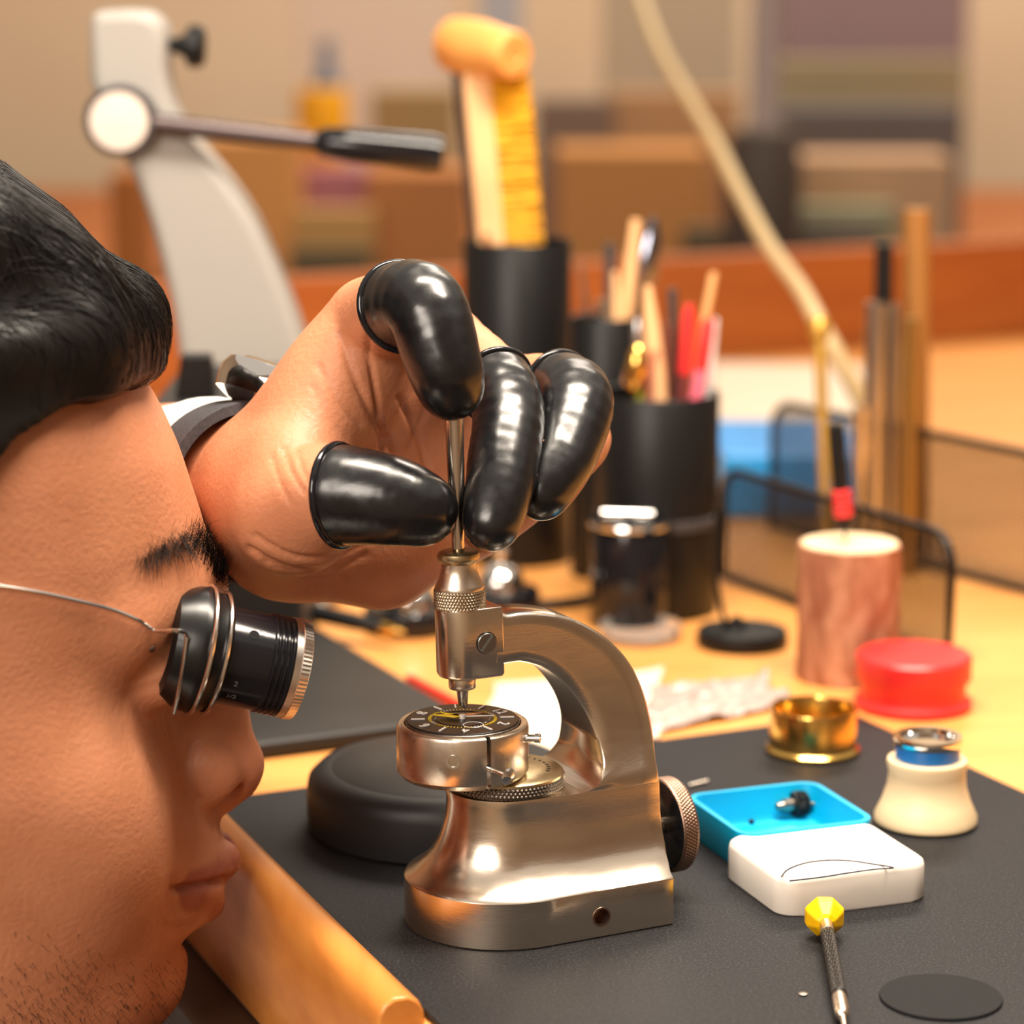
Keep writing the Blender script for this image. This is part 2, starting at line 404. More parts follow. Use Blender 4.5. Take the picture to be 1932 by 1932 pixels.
# lower body: flared column on a rounded base plate
def section(z, r, ue, wr):
    pts = []
    for k in range(33):
        a = math.pi/2+math.pi*k/32; pts.append((r*math.cos(a), r*math.sin(a)))
    for k in range(1, 9):
        t = k/9; pts.append((ue*t, -(r+(wr-r)*min(1, t*2.8))))
    cr = .8
    pts += [(ue-cr, -wr), (ue-.2, -wr+.2), (ue, -wr+cr)]
    for k in range(1, 6): pts.append((ue, -wr+2*wr*k/6))
    pts += [(ue, wr-cr), (ue-.2, wr-.2), (ue-cr, wr)]
    for k in range(8, 0, -1):
        t = k/9; pts.append((ue*t, r+(wr-r)*min(1, t*2.8)))
    return [(x*mm, y*mm, z*mm) for x, y in pts]
UE0 = 40.0
zs = [(0,26.6,UE0-.4,26.6),(.4,27,UE0,27),(6,27,UE0,27),(13.2,27,UE0,27),(13.5,26.8,UE0-.1,26.9)]
for z in (14,15,16.5,18.5,21,24,27,30,33,36,37.6): zs.append((z, r_of(z), uend(z) if z > 16 else UE0-.1+(uend(z)-UE0)*(z-13.5)/2.5*.5, w_of(z)))
zs.append((38.2, r_of(38)-.15, uend(38.2), w_of(38.2)))
secs = [section(*z) for z in zs]; n = len(secs[0]); vs = [v for s_ in secs for v in s_]
fs = [(i*n+k, i*n+(k+1)%n, (i+1)*n+(k+1)%n, (i+1)*n+k) for i in range(len(secs)-1) for k in range(n)]
fs += [tuple(range(n))[::-1], tuple((len(secs)-1)*n+k for k in range(n))]
body_lo = MB().add(vs, fs)
lo_o = body_lo.build('base', M_STEEL, press, angle=38)
mb.build('arm', M_STEEL, press, angle=50)
# threaded hole in the flank of the base plate
hp = on_plane(1135, 1730, TC-TV*.027, TV)-TC; hu, hz = hp.dot(TU), hp.z
hole = MB().lathe([(.0001,-.006),(.0024,-.006),(.0024,.0035),(.0001,.0035)], 32, T(hu,-.027,hz) @ R('X', 90)).build('hole_cutter', M_BLACKMET, press)
bo = lo_o.modifiers.new('hole', 'BOOLEAN'); bo.object = hole; bo.operation = 'DIFFERENCE'; bo.solver = 'EXACT'
dg = bpy.context.evaluated_depsgraph_get(); me2 = bpy.data.meshes.new_from_object(lo_o.evaluated_get(dg)); lo_o.modifiers.clear(); lo_o.data = me2; me2.set_sharp_from_angle(angle=math.radians(30))
bpy.data.objects.remove(hole)
MB().lathe([(.0023,-.0002),(.0026,-.0002),(.0028,.00018),(.0023,.00018),(.0022,-.0015),(.0022,-.005),(.0001,-.005)], 32, T(hu,-.027,hz) @ R('X', 90), cap=False).build('threaded_hole', M_BRONZE, press)
# spindle axis: under the fingertip, leaning a little
SX, SY = -.0135, .0217
def loc(p): p = Vector(p)-TC; return Vector((p.dot(TU), p.dot(TV), p.z))
a0 = on_plane(874, 1345, (0, SY, 0), (0,1,0)); a1 = on_plane(857, 790, (0, SY, 0), (0,1,0))
AX = (a1-a0).normalized()
def axz(py):                          # distance along the axis from a0 for image row py
    q = on_plane(866, py, (0, SY, 0), (0,1,0)); return (q-a0).dot(AX)
SP = Matrix.Translation(loc(a0)) @ Vector((AX.dot(TU), AX.dot(TV), AX.z)).to_track_quat('Z','Y').to_matrix().to_4x4()
ln = lambda lst: [(r*mm, axz(py)) for r, py in lst]
# head block: round front, flat flanks, joined to the arm
zb, zt = axz(1273), axz(1141)
bp = []
for k in range(25):
    a = math.pi/2+math.pi*k/24; bp.append((6.9*math.cos(a)*mm, 6.9*math.sin(a)*mm))
ax2 = SP.to_3x3()
# block built in press frame so that the flanks stay parallel to the arm
b0 = loc(a0+AX*zb); b1 = loc(a0+AX*zt)
bl = MB(); poly = bp+[(.0096,-.0069),(.0096,.0069)]
nb = len(poly); rowz = [(0,.94),(.05,1),(.95,1),(1,.96)]
vs = []
for t, s_ in rowz:
    c = b0+(b1-b0)*t
    for x, y in poly: vs.append((c.x+x*s_, c.y+y*s_, c.z))
fs = [(i*nb+k, i*nb+(k+1)%nb, (i+1)*nb+(k+1)%nb, (i+1)*nb+k) for i in range(3) for k in range(nb)]+[tuple(range(nb))[::-1], tuple(3*nb+k for k in range(nb))]
bl.add(vs, fs).build('head_block', M_STEEL, press, angle=40, bevel=.0003)
# slotted screw on the flank of the block
bw = on_plane(918, 1213, TC+TV*(b0.y-.0069), TV); sl = loc(bw)
Ms = T(sl.x, b0.y-.0069, sl.z) @ R('X', 90) @ R('Z', 52)
sc = MB().lathe([(.0001,.0),(.0028,.0),(.0028,.0003),(.0026,.0005),(.0001,.0005)], 36, Ms).build('screw', mat('dark_screw', (.22,.21,.20), .4, 1), press)
MB().box(-.0026,.0026,-.00034,.00034,.00040,.00064, Ms).build('slot', mat('screw_slot', (.35,.45,.50), .3, 1), sc, smooth=False)
MB().torus(.00285, .00022, 36, 6, Ms).build('screw_seat', M_BLACKMET, sc)
# knurled nut, bell and collar
MB().knurl(7.05*mm, axz(1147), axz(1108), 46, 7, .0009, SP).build('knurled_nut', M_KNURL, press, angle=180)
MB().lathe(ln([(6.7,1110),(6.75,1106),(6.4,1101),(5.6,1090),(5.0,1078),(4.75,1068),(4.7,1058)]), 48, SP).build('bell', M_STEEL2, press)
MB().lathe(ln([(4.5,1062),(4.9,1060),(5.6,1055),(5.85,1049),(5.6,1042),(4.6,1038),(3.0,1036),(1.5,1035)]), 48, SP).build('collar', M_ANVIL, press)
MB().lathe(ln([(1.75,1040),(1.72,1020),(1.8,1000),(2.05,960),(2.25,920),(2.35,880),(2.4,800),(2.4,772),(2.2,771)]), 32, SP).build('spindle_rod', M_ROD, press)
MB().lathe(ln([(3.0,1268),(3.75,1279),(3.75,1296),(3.5,1298),(1.9,1298)]), 40, SP).build('lower_bush', M_STEEL2, press)
MB().lathe([(.9*mm, .0016),(1.1*mm,.0018),(1.25*mm,axz(1330)),(1.75*mm,axz(1297))], 32, SP).build('pusher_tip', M_ROD, press)
# knurled anvil disc on the platform
dc = loc(on_plane(957, 1486, (0,.027,0), (0,1,0))); dc = Vector((.0015, 0, .0381))
Md = T(dc.x, dc.y, dc.z)
disc_r = .0163
MB().knurl(disc_r, .0004, .0040, 84, 4, .0009, Md).build('anvil_disc_knurl', M_DKKNURL, press, angle=180)
MB().lathe([(disc_r-.0003,.0038),(disc_r-.0004,.0044),(disc_r-.0012,.0050),(.0001,.0051)], 64, Md).build('anvil_disc', M_ANVIL, press)
mb = MB()
for k in range(9):
    a = math.radians(-40+k*10); r_ = .0118; mb.lathe([(.0001,0),(.0006-.00004*k,0),(.0006-.00004*k,.00012),(.0001,.00012)], 10, Md @ T(r_*math.cos(a), r_*math.sin(a), .0050))
mb.build('index_holes', M_BLACKMET, press)
# side wheel on a short shaft
wc = loc(on_plane(1272, 1561, TC, TV))
wc = Vector((.0512, 0, .0192))
Mw = T(wc.x, wc.y, wc.z) @ R('Y', 90)
MB().knurl(.0137, 0, .0048, 84, 6, .0005, Mw).build('wheel_rim', M_BRONZE, press, angle=180)
MB().lathe([(.0001,-.0004),(.0122,-.0004),(.0131,.0001),(.0131,.0047),(.0122,.0053),(.0001,.0053)], 64, Mw).build('wheel_face', M_BLACKGLOSS, press)
MB().lathe([(.0026,-.012),(.0026,.0)], 24, Mw).build('shaft', M_STEEL2, press)

# movement holder on the anvil disc
hz0 = dc.z+.0051
holder = thing('movement_holder', 'satin steel ring holder clamping the watch dial', 'movement holder', (SX, SY, hz0), math.radians(12))
Rh = .0181
zh = .0149
slit = math.radians(-78)               # slit position around the ring
prof = [(Rh-.0024,0),(Rh-.0014,.0002),(Rh-.0002,.0016),(Rh,.0019),(Rh,zh-.0012),(Rh-.0003,zh-.0004),(Rh-.0009,zh),(.0161,zh),(.0158,zh-.0004),(.0158,zh-.003),(.0142,zh-.003),(.0140,0)]
n = 120; vs = []; fs = []
for i in range(n+1):
    a = slit+.034+ (2*math.pi-.068)*i/n
    for r_, z in prof: vs.append((r_*math.cos(a), r_*math.sin(a), z))
m_ = len(prof)
for i in range(n):
    for j in range(m_):
        fs.append((i*m_+j, (i+1)*m_+j, (i+1)*m_+(j+1)%m_, i*m_+(j+1)%m_))
fs += [tuple(range(m_)), tuple(n*m_+j for j in range(m_))[::-1]]
MB().add(vs, fs).build('ring', M_STEEL2, holder, angle=35)
# lower half of the ring is not slit
mb = MB()
for i in range(6):
    a0_, a1_ = slit-.036+.072*i/6, slit-.036+.072*(i+1)/6
    q = [(r_*math.cos(a), r_*math.sin(a), z) for a in (a0_, a1_) for r_, z in ((Rh-.0001,.0019),(Rh-.0001,.0062),(.0141,.0062),(.0141,.0019))]
    mb.add(q, [(0,1,5,4),(1,2,6,5),(2,3,7,6),(3,0,4,7)])
mb.build('slit_bridge', M_STEEL2, holder, smooth=False)
def radial(deg, z): 
    a = math.radians(deg); return Vector((Rh*math.cos(a), Rh*math.sin(a), z)), Vector((math.cos(a), math.sin(a), 0))
p, d = radial(-109, .0088)
MB().lathe([(.0016,.0001),(.0019,.0001),(.0019,.0003),(.0014,.0003),(.0013,-.0006),(.0004,-.0012),(.0001,-.0012)], 24, align(p, d), cap=False).build('set_screw', M_CHROME, holder)
p, d = radial(-78, .0065); d2 = (d+Vector((.42,-.05,-.10))).normalized()
sc = MB().lathe([(.0008,-.004),(.0008,.0012),(.0006,.0012),(.0006,.0058)], 16, align(p, d2)).build('clamp_screw', M_CHROME, holder)
mb = MB(); Mk = align(p+d2*.0052, d2); vs = []; n = 72
for z, s_ in ((0,.86),(.0006,1),(.0020,1),(.0024,.9)):
    for k in range(n):
        r_ = .0028*s_*(1+.07*(1 if (k//2) % 2 else -1)*(1 if s_ == 1 else 0)); a = 2*math.pi*k/n; vs.append((r_*math.cos(a), r_*math.sin(a), z))
fs = [(i*n+k, i*n+(k+1)%n, (i+1)*n+(k+1)%n, (i+1)*n+k) for i in range(3) for k in range(n)]+[tuple(range(n))[::-1]]
mb.add(vs, fs); mb.lathe([(.0024,.0023),(.0017,.0030),(.0001,.0033)], 24, Mk, cap=False); mb.build('screw_head', M_CHROME, sc, angle=40)
p, d = radial(-26, .0114)
MB().lathe([(.0011,-.001),(.0011,.0022),(.0014,.0022),(.0014,.0036),(.0009,.0038),(.0008,.0030),(.0001,.0030)], 20, align(p, (d+Vector((.25,0,0))).normalized()), cap=False).build('pin', M_CHROME, holder)

# watch movement with dial, lying in the holder
dz = hz0+zh-.0004
watch = thing('watch_dial', 'dark brown watch dial with yellow hands and even numerals', 'watch dial', (SX, SY, dz), 0)
M_DIAL = mat('dial_brown', (.012,.007,.006), .34, spec=.35); M_SIL = mat('dial_silver', (.80,.76,.72), .35, .3); M_YEL = mat('dial_yellow', (.85,.58,.02), .4)
MB().lathe([(.0120,-.0028),(.0149,-.0028),(.0150,-.0004),(.0154,0),(.0154,.0010),(.0152,.0012),(.0001,.0012)], 72).build('dial_plate', M_DIAL, watch)
MB().lathe([(.01545,.0001),(.01560,.0002),(.01560,.0006),(.01545,.0007)], 72, cap=False).build('dial_edge', M_DKKNURL, watch)
dt = .00125
for h in range(12):
    a = math.radians(35-30*h)
    if h % 2:
        MB().box(-.0019,.0019,-.00028,.00028,0,.0003, T(.0122*math.cos(a), .0122*math.sin(a), dt) @ Matrix.Rotation(a, 4, 'Z')).build('hour_bar', M_SIL, watch, smooth=False)
    else:
        text_mesh('numeral', str(h or 12), .0046, M_SIL, watch, T(.0122*math.cos(a), .0122*math.sin(a), dt+.0001) @ Matrix.Rotation(a-math.pi/2, 4, 'Z'))
mb = MB(); mb2 = MB()
for k in range(60):
    a = math.radians(35-6*k); M_ = T(.0090*math.cos(a), .0090*math.sin(a), dt) @ Matrix.Rotation(a, 4, 'Z')
    (mb2 if (k//3) % 5 == 0 else mb).box(-.00045,.00045,-.00011,.00011,0,.00008, M_)
mb.build('minute_ticks', M_YEL, watch, smooth=False); mb2.build('minute_blocks', M_SIL, watch, smooth=False)
mb = MB().lathe([(.0072,0),(.0074,.00008),(.0076,0)], 64, T(0,0,dt), cap=False); mb.build('centre_ring', mat('dial_black', (.006,.006,.007), .12), watch)
for ang, L, wd, m_, nm in ((172,.0080,.0016,M_YEL,'hour_hand'),(24,.0070,.0009,mat('hand_rose', (.72,.42,.26), .3, 1),'minute_hand'),(150,.0070,.0009,M_YEL,'alarm_hand'),(2,.0086,.0006,M_SIL,'seconds_hand')):
    a = math.radians(ang)
    MB().prism([(0,-.0002),(L*.25,-wd),(L,0),(L*.25,wd),(0,.0002)], 0, .00022, T(0,0,dt+.0006+.0002*(nm[0]=='m')) @ Matrix.Rotation(a,4,'Z')).build(nm, m_, watch, smooth=False)
MB().lathe([(.0009,0),(.0009,.0011),(.0001,.0012)], 16, T(0,0,dt)).build('centre_post', M_SIL, watch)
MB().lathe([(.0026,0),(.00275,.0001),(.0029,0)], 40, T(.0030,-.0062,dt), cap=False).build('sub_dial_ring', M_SIL, watch)

#=NEAR
# round black casing cushion behind the press
cc = on_z(835, 1556)
cu = thing('casing_cushion', 'round black casing cushion with grey leather top behind the press', 'cushion', cc)
MB().lathe([(.040,0),(.0412,.001),(.0416,.005),(.0416,.013),(.041,.016),(.0385,.0185),(.0345,.0192)], 72).build('rim', mat('black_rubber', (.010,.010,.011), .5), cu)
MB().lathe([(.0348,.0188),(.033,.0196),(.02,.0202),(.0001,.0204)], 72).build('leather_top', M_PAD, cu)
# charcoal leather pad beyond the mat
pc = on_z(884, 1352, .004); pe = on_z(590, 1183, .004)
pl = LIP @ Vector(((uv(pc)[1]-uv(l0)[1])/LD.dot(V),-.002,0)); pl2 = LIP @ Vector(((uv(pc)[1]+(pe-pc).dot(V)-uv(l0)[1])/LD.dot(V),-.002,0))
pad = MB().prism([tuple(pc.xy), tuple((pc+V*((pe-pc).dot(V))).xy), tuple(pl2.xy), tuple(pl.xy)], -.0021, .004).build('leather_pad', M_PAD, smooth=False, bevel=.0018, seg=3)
tag(pad, 'charcoal leather pad on the bench between loupe and press', 'pad')
ra = on_z(752, 1274, .002); rb = on_z(838, 1320, .002)
dr = (rb-ra); dr.z = 0
rp = MB().box(0, dr.length*1.15, -.0012, .0012, -.0021, .0022, Matrix.Translation((ra.x+.0035, ra.y+.001, 0)) @ Matrix.Rotation(math.atan2(dr.y, dr.x), 4, 'Z')).build('red_strip', M_RED, smooth=False, bevel=.0004)
tag(rp, 'thin red strip lying along the edge of the leather pad', 'strip')

# blue tray box with parts
def px_quad(pts, z): return [on_z(a, b, z) for a, b in pts]
bc = [on_z(1312,1492,.012), on_z(1500,1466,.012), on_z(1632,1537,.012)]
bang = math.atan2((bc[1]-bc[0]).y, (bc[1]-bc[0]).x)
bw_, bh_ = .043, .040
bcen = on_z(1470, 1524, .012); bcen.z = 0
tray = thing('parts_tray', 'open blue plastic tray holding a small black part', 'tray', bcen, math.radians(20))
out_ = rrect(.044, .043, .006, 6); inn_ = rrect(.0405, .0395, .0045, 6)
n = len(out_); vs = []
for z, pl_ , s_ in ((0,out_,.93),(.003,out_,.965),(.0118,out_,1),(.0122,out_,.995),(.0122,inn_,1),(.0118,inn_,.995),(.004,inn_,.96),(.0022,inn_,.90)):
    vs += [(x*s_, y*s_, z) for x, y in pl_]
fs = [(i*n+k, i*n+(k+1)%n, (i+1)*n+(k+1)%n, (i+1)*n+k) for i in range(7) for k in range(n)]+[tuple(range(n))[::-1], tuple(7*n+k for k in range(n))]
MB().add(vs, fs).build('tray_body', M_CYAN, tray, angle=50)
cp = on_z(1495, 1535, .0035); cp.z = .0022
crown = thing('crown_stem', 'small black crown with stem lying in the blue tray', 'watch crown', cp, math.radians(25))
Mcr = T(0,0,.0042) @ R('Y', 90)
MB().knurl(.0040, 0, .0044, 22, 2, .0005, Mcr).build('crown', M_BLACKPL, crown, angle=40)
MB().lathe([(.0012,-.0056),(.0016,-.0034),(.0022,-.003),(.0022,0)], 18, Mcr).build('stem', M_DKKNURL, crown)
MB().lathe([(.0006,.0044),(.0006,.011)], 8, Mcr @ R('X', 18)).build('pin', M_DKKNURL, crown)
for k, (px, py, s_) in enumerate(((1385,1540,.0013),(1418,1546,.0009),(1425,1524,.0013),(1462,1521,.0010))):
    q = on_z(px, py, .0035); q.z = .0022
    o = MB().lathe([(s_*.7,0),(s_,.0004),(s_,.0011),(s_*.5,.0014)], 10).build('tiny_screw', mat('pale_steel', (.62,.66,.72), .4) if k != 1 else M_BLACKMET, None); o.location = q
    tag(o, ['pale tiny screw in the tray nearest the white lid', 'dark tiny speck of a screw in the blue tray', 'tiny screw by the back wall of the blue tray', 'tiny screw beside the black crown in the tray'][k], 'screw', 'tiny screws in the blue tray')
# white lid
lc = on_z(1558, 1604, .011); lc.z = 0
lid = thing('box_lid', 'white plastic box lid lying upside down before the blue tray', 'lid', lc, math.radians(20))
n0 = rrect(.047, .041, .0065, 8); n = len(n0); vs = []
for z, s_ in ((0,.985),(.0006,1),(.0095,1),(.0108,.985),(.0114,.955),(.0115,.90)): vs += [(x*s_, y*s_, z) for x, y in n0]
fs = [(i*n+k, i*n+(k+1)%n, (i+1)*n+(k+1)%n, (i+1)*n+k) for i in range(5) for k in range(n)]+[tuple(range(n))[::-1], tuple(5*n+k for k in range(n))]
MB().add(vs, fs).build('lid_body', M_WHITE, lid, angle=60)
wire_px = [(1474,1654),(1487,1640),(1520,1628),(1560,1623),(1605,1624),(1640,1629),(1686,1637),(1650,1640),(1600,1647),(1550,1655),(1490,1662)]
li = Matrix.Translation(lc) @ R('Z', 20); li = li.inverted()
MB().tube(bez([li @ on_z(a, b, .0117) for a, b in wire_px], 5), .00022, 6).build('gasket_thread', mat('dark_thread', (.03,.03,.05), .5), lid)
# screwdriver with yellow head
sa = on_z(1555, 1728, .0055); sb = on_z(1590, 1922, .0022); sa.z = .0058; sb.z = .0026
dv = (sb-sa).normalized(); sd = thing('screwdriver', 'watchmaker screwdriver with yellow faceted head on the black mat', 'screwdriver', (sa.x, sa.y, 0))
Msd = align(sa-Vector((sa.x,sa.y,0)), dv); L = (sb-sa).length
MB().lathe([(.0028,-.0026),(.0050,-.0018),(.0058,.0006),(.0054,.0030),(.0030,.0062),(.0020,.0068)], 8, Msd @ R('Z', 22.5)).build('swivel_head', M_YELLOW, sd, smooth=False, bevel=.0004)
MB().lathe([(.0019,.005),(.0019,.0125),(.0017,.0126)], 20, Msd).build('neck', M_STEEL2, sd)
gr = MB().knurl(.0020, .0125, L*.80, 14, 16, .0003, Msd).build('grip', mat('black_grip', (.012,.011,.010), .3), sd, angle=60)
MB().lathe([(.0021,L*.79),(.0022,L*.81),(.0019,L*.82)], 20, Msd).build('grip_ring', M_BLACKMET, sd)
MB().lathe([(.0019,L*.81),(.0020,L*.95),(.0016,L*.99),(.0008,L),(.0006,L*1.06),(.0002,L*1.12)], 20, Msd).build('blade_chuck', M_STEEL2, sd)
# round dark patch pad at the lower right
q = on_z(1775, 1884); o = MB().lathe([(.0153,0),(.0158,.0004),(.0156,.0008),(.0001,.0008)], 48).build('rubber_disc', mat('disc_black', (.010,.010,.011), .7, spec=.2), None); o.location = (q.x, q.y, 0)
tag(o, 'thin black round rubber disc at the corner of the mat', 'disc')
q = on_z(1515, 1877); o = MB().lathe([(.0001,0),(.0009,.0002),(.0012,.0004),(.0001,.0006)], 12).build('metal_chip', M_DKKNURL, None); o.location = (q.x, q.y, 0)
tag(o, 'tiny dark metal chip left of the screwdriver on the mat', 'chip')
# brass ring
q = on_z(1533, 1418); 
ring = thing('brass_ring', 'open polished brass ring with flange on the black mat', 'ring', (q.x, q.y, 0))
MB().lathe([(.0152,0),(.0158,.0006),(.0158,.0016),(.0152,.0022),(.0146,.0026)], 64, cap=False).build('flange', M_BRASS, ring)
MB().lathe([(.0146,.0),(.0146,.0150),(.0143,.0156),(.0138,.0156),(.0134,.0148),(.0134,.0)], 64, cap=False).build('band', M_BRASS, ring)
# cream spool
q = on_z(1746, 1552)
sp = thing('cream_stand', 'cream waisted stand with a blue and steel ring on top', 'stand', (q.x, q.y, 0))
MB().lathe([(.0145,0),(.0158,.001),(.0158,.0028),(.0138,.0070),(.0122,.012),(.0118,.0165),(.0124,.0190),(.0122,.0205),(.0095,.0210),(.0001,.0210)], 56).build('spool', M_CREAM, sp)
MB().lathe([(.0098,.0208),(.0098,.0253),(.0090,.0255)], 48).build('blue_ring', mat('blue_band', (.02,.16,.5), .3), sp)
MB().lathe([(.0104,.0253),(.0108,.0266),(.0104,.0280),(.0086,.0280),(.0082,.0263),(.0001,.0260)], 48).build('steel_ring', M_CHROME, sp)
# red round tin
q = on_z(1722, 1332, -.002)
tin = thing('red_tin', 'red plastic round box with lid beside the log', 'box', (q.x, q.y, -.0022))
MB().lathe([(.0195,0),(.0210,.001),(.0210,.003),(.0190,.0042),(.0187,.010),(.0198,.0115)], 56).build('tin_body', M_RED, tin)
MB().lathe([(.0202,.0105),(.0206,.0112),(.0206,.0188),(.0196,.0198),(.0001,.0200)], 56).build('lid', M_RED, tin)
# needle on the mat behind the wheel
n0_, n1_ = on_z(1300,1482,.0007), on_z(1335,1474,.0007)
o = MB().tube([n0_, n1_], .0006, 8).build('steel_pin', M_STEEL2, None); tag(o, 'short steel pin lying on the mat behind the knurled wheel', 'pin')
#=PERSON
PSI = math.radians(13); HF = Vector((math.cos(PSI), math.sin(PSI), 0)); HW = Vector((-math.sin(PSI), math.cos(PSI), 0))
HO = P(425, 1060, .775); HO.z = 0
def hw(f, w, z): return HO+HF*(f*mm)+HW*(w*mm)+Vector((0,0,z*mm))          # head frame in mm (forward, to his left, up)
def hpx(px, py, w=0):                # pixel -> (f,z) on the plane at lateral offset w
    p = on_plane(px, py, HO+HW*(w*mm), HW)-HO; return p.dot(HF)/mm, p.z/mm
# --- head field in head coordinates
S = SDF((-215,-88,-125), (30,88,215), 1.1)
S.F[:] = 50
g = np.meshgrid(*S.ax, indexing='ij', sparse=True); f_, w_, z_ = g
tz = [-125,-75,-58,-48,-42,-36,-30,-24,-10,5,15,26,40,60,80,95,110,120,132,145,160,175,190,200,208]
tb = [-92,-86,-74,-58,-38,-25,-18.5,-16.5,-14.5,-8.5,-6.5,-6,-12,-16,-11,-5.5,-6,-9,-12.5,-18,-27,-41,-63,-85,-110]
tw = [52,50,52,55,57,59,61,62.5,65,67,68,69,70,71,71,70,70,70,70,69,66,58,43,28,5]
tk = [48,46,48,52,55,58,62,66,76,84,88,92,95,97,98,98,98,98,97,95,90,80,60,40,5]
zz = S.ax[2]
def tab(y):                             # light smoothing of the table
    v = np.interp(zz, tz, y); k = np.ones(7)/7; return np.convolve(np.pad(v, 3, 'edge'), k, 'valid').astype(np.float32)[None,None,:]
fc = -97.0
A = np.where(f_ > fc, tab(tb)-fc, tab(tk)); W = tab(tw); nn = np.interp(zz, [-60,60,100,140], [1.85,1.85,2.1,2.25]).astype(np.float32)[None,None,:]
ga = ((np.abs(f_-fc)/np.maximum(A, 2))**nn+(np.abs(w_)/np.maximum(W, 2))**nn)**(1/nn)
base = ((ga-1)*np.minimum(np.maximum(A,2), np.maximum(W,2))).astype(np.float32)
S.F = np.maximum(base, (z_-208)+0*f_*w_).astype(np.float32)
for sg_ in (-1, 1):
    S.cone((-10, sg_*8, 93), (-31, sg_*42, 91), 8, 8, 12)                      # brow ridge
    S.ell((-58, sg_*46, 50), (20, 15, 18), 22); S.ell((-43, sg_*39, 36), (20, 19, 26), 16)                                # cheekbone
    S.ell((2, sg_*32, 77), (20, 17, 12), 10, 'sub')                           # eye socket
    S.ell((-23, sg_*31, 77), (12, 13, 12), 4)                                 # closed lids
    S.ell((-100, sg_*73, 62), (17, 6, 31), 4); S.ell((-98, sg_*79, 64), (9, 4, 20), 3, 'sub')   # ear
# nose
def fz(px, py, w): f, z = hpx(px, py, w); return (f, w, z)
def both(p): return (p, (p[0], -p[1], p[2]))
tipc = fz(437, 1447, 0)
S.cone((-8, 0, 86), (-5, 0, 66), 6.5, 7, 8); S.cone((-5, 0, 66), (tipc[0]-1, 0, tipc[2]+3), 7.3, 8.4, 8); S.cone((-10, 0, 60), (tipc[0]-13, 0, tipc[2]-2), 12, 10.5, 9)
S.ell(tipc, (9.0, 9.4, 8.8), 4)
S.cone(fz(448,1478,0), fz(416,1506,0), 4.6, 4.6, 3)
for p in both(fz(395, 1458, -11.5)): S.ell(p, (8.6, 5.4, 8.6), 4.5)
for p, q_ in zip(both(fz(437, 1503, -9.6)), both(fz(436, 1462, -7.0))): S.cone(p, q_, 3.9, 1.8, 1.2, 'sub')
# mouth
S.ell(fz(345, 1640, 0), (11, 22, 15), 10)
lu = [fz(345,1673,-24), fz(372,1655,-18), fz(402,1634,-10), fz(417,1622,-4), fz(414,1624,0)]
ll = [fz(347,1682,-23), fz(366,1694,-16), fz(382,1700,-9), fz(386,1700,0)]
mir = lambda l: l+[(a_, -b_, c_) for a_, b_, c_ in l[-2::-1]]
lipU = mir(lu); lipL = mir(ll); rU = [1.6,3.4,4.6,5.0,4.8,5.0,4.6,3.4,1.6]; rL = [1.6,3.8,5.0,5.3,5.0,3.8,1.6]
for pts_, rr in ((lipU, rU), (lipL, rL)):
    for i in range(len(pts_)-1): S.cone(pts_[i], pts_[i+1], rr[i], rr[i+1], 2.4)
mline = mir([fz(338,1674,-26), fz(365,1674,-19), fz(400,1668,-10), fz(428,1663,0)])
S.ell(fz(268,1822,0), (10, 18, 12), 9)                                         # chin
S.cone(fz(352,1758,-11), fz(352,1758,11), 2.2, 2.2, 6, 'sub')                  # fold under the lip
S.cone(fz(418,1540,0), fz(440,1592,0), 1.2, 1.2, 3, 'sub')
HV, HQ = S.mesh()
def vnormals(V_, Q_):
    n_ = np.cross(V_[Q_[:,2]]-V_[Q_[:,0]], V_[Q_[:,3]]-V_[Q_[:,1]]); N_ = np.zeros_like(V_)
    for c in range(4): np.add.at(N_, Q_[:,c], n_)
    return N_/(np.linalg.norm(N_, axis=1)[:,None]+1e-12)
def near(V, pts_):
    d = np.full(len(V), 1e9)
    for i in range(len(pts_)-1):
        a = np.array(pts_[i], float); b = np.array(pts_[i+1], float); ab = b-a; t = np.clip(((V-a)@ab)/(ab@ab), 0, 1); d = np.minimum(d, np.linalg.norm(V-a-t[:,None]*ab, axis=1))
    return d
def carve(Vw, Qw, folds, lim=3.0):     # press soft creases into the surface that faces the viewer's side
    N_ = vnormals(Vw, Qw); rel = Vw-np.array(CAM); dd_ = rel@np.array(FWD)
    PX = np.stack([966+rel[:,0]/dd_*FPX, 966-(rel@np.array(UP))/dd_*FPX, 0*dd_], 1)
    fc_ = np.clip(-(N_*rel).sum(1)/np.linalg.norm(rel, axis=1)*3, 0, 1); disp = np.zeros(len(Vw))
    for pl_, dpt, sg_ in folds:
        q = [(p.x, p.y, 0) for p in bez([(a_, b_, 0) for a_, b_ in pl_], 5)]; disp += dpt*np.exp(-(near(PX, q)/sg_)**2)
    return Vw-N_*(np.clip(disp, -lim, lim)*fc_*mm)[:,None]
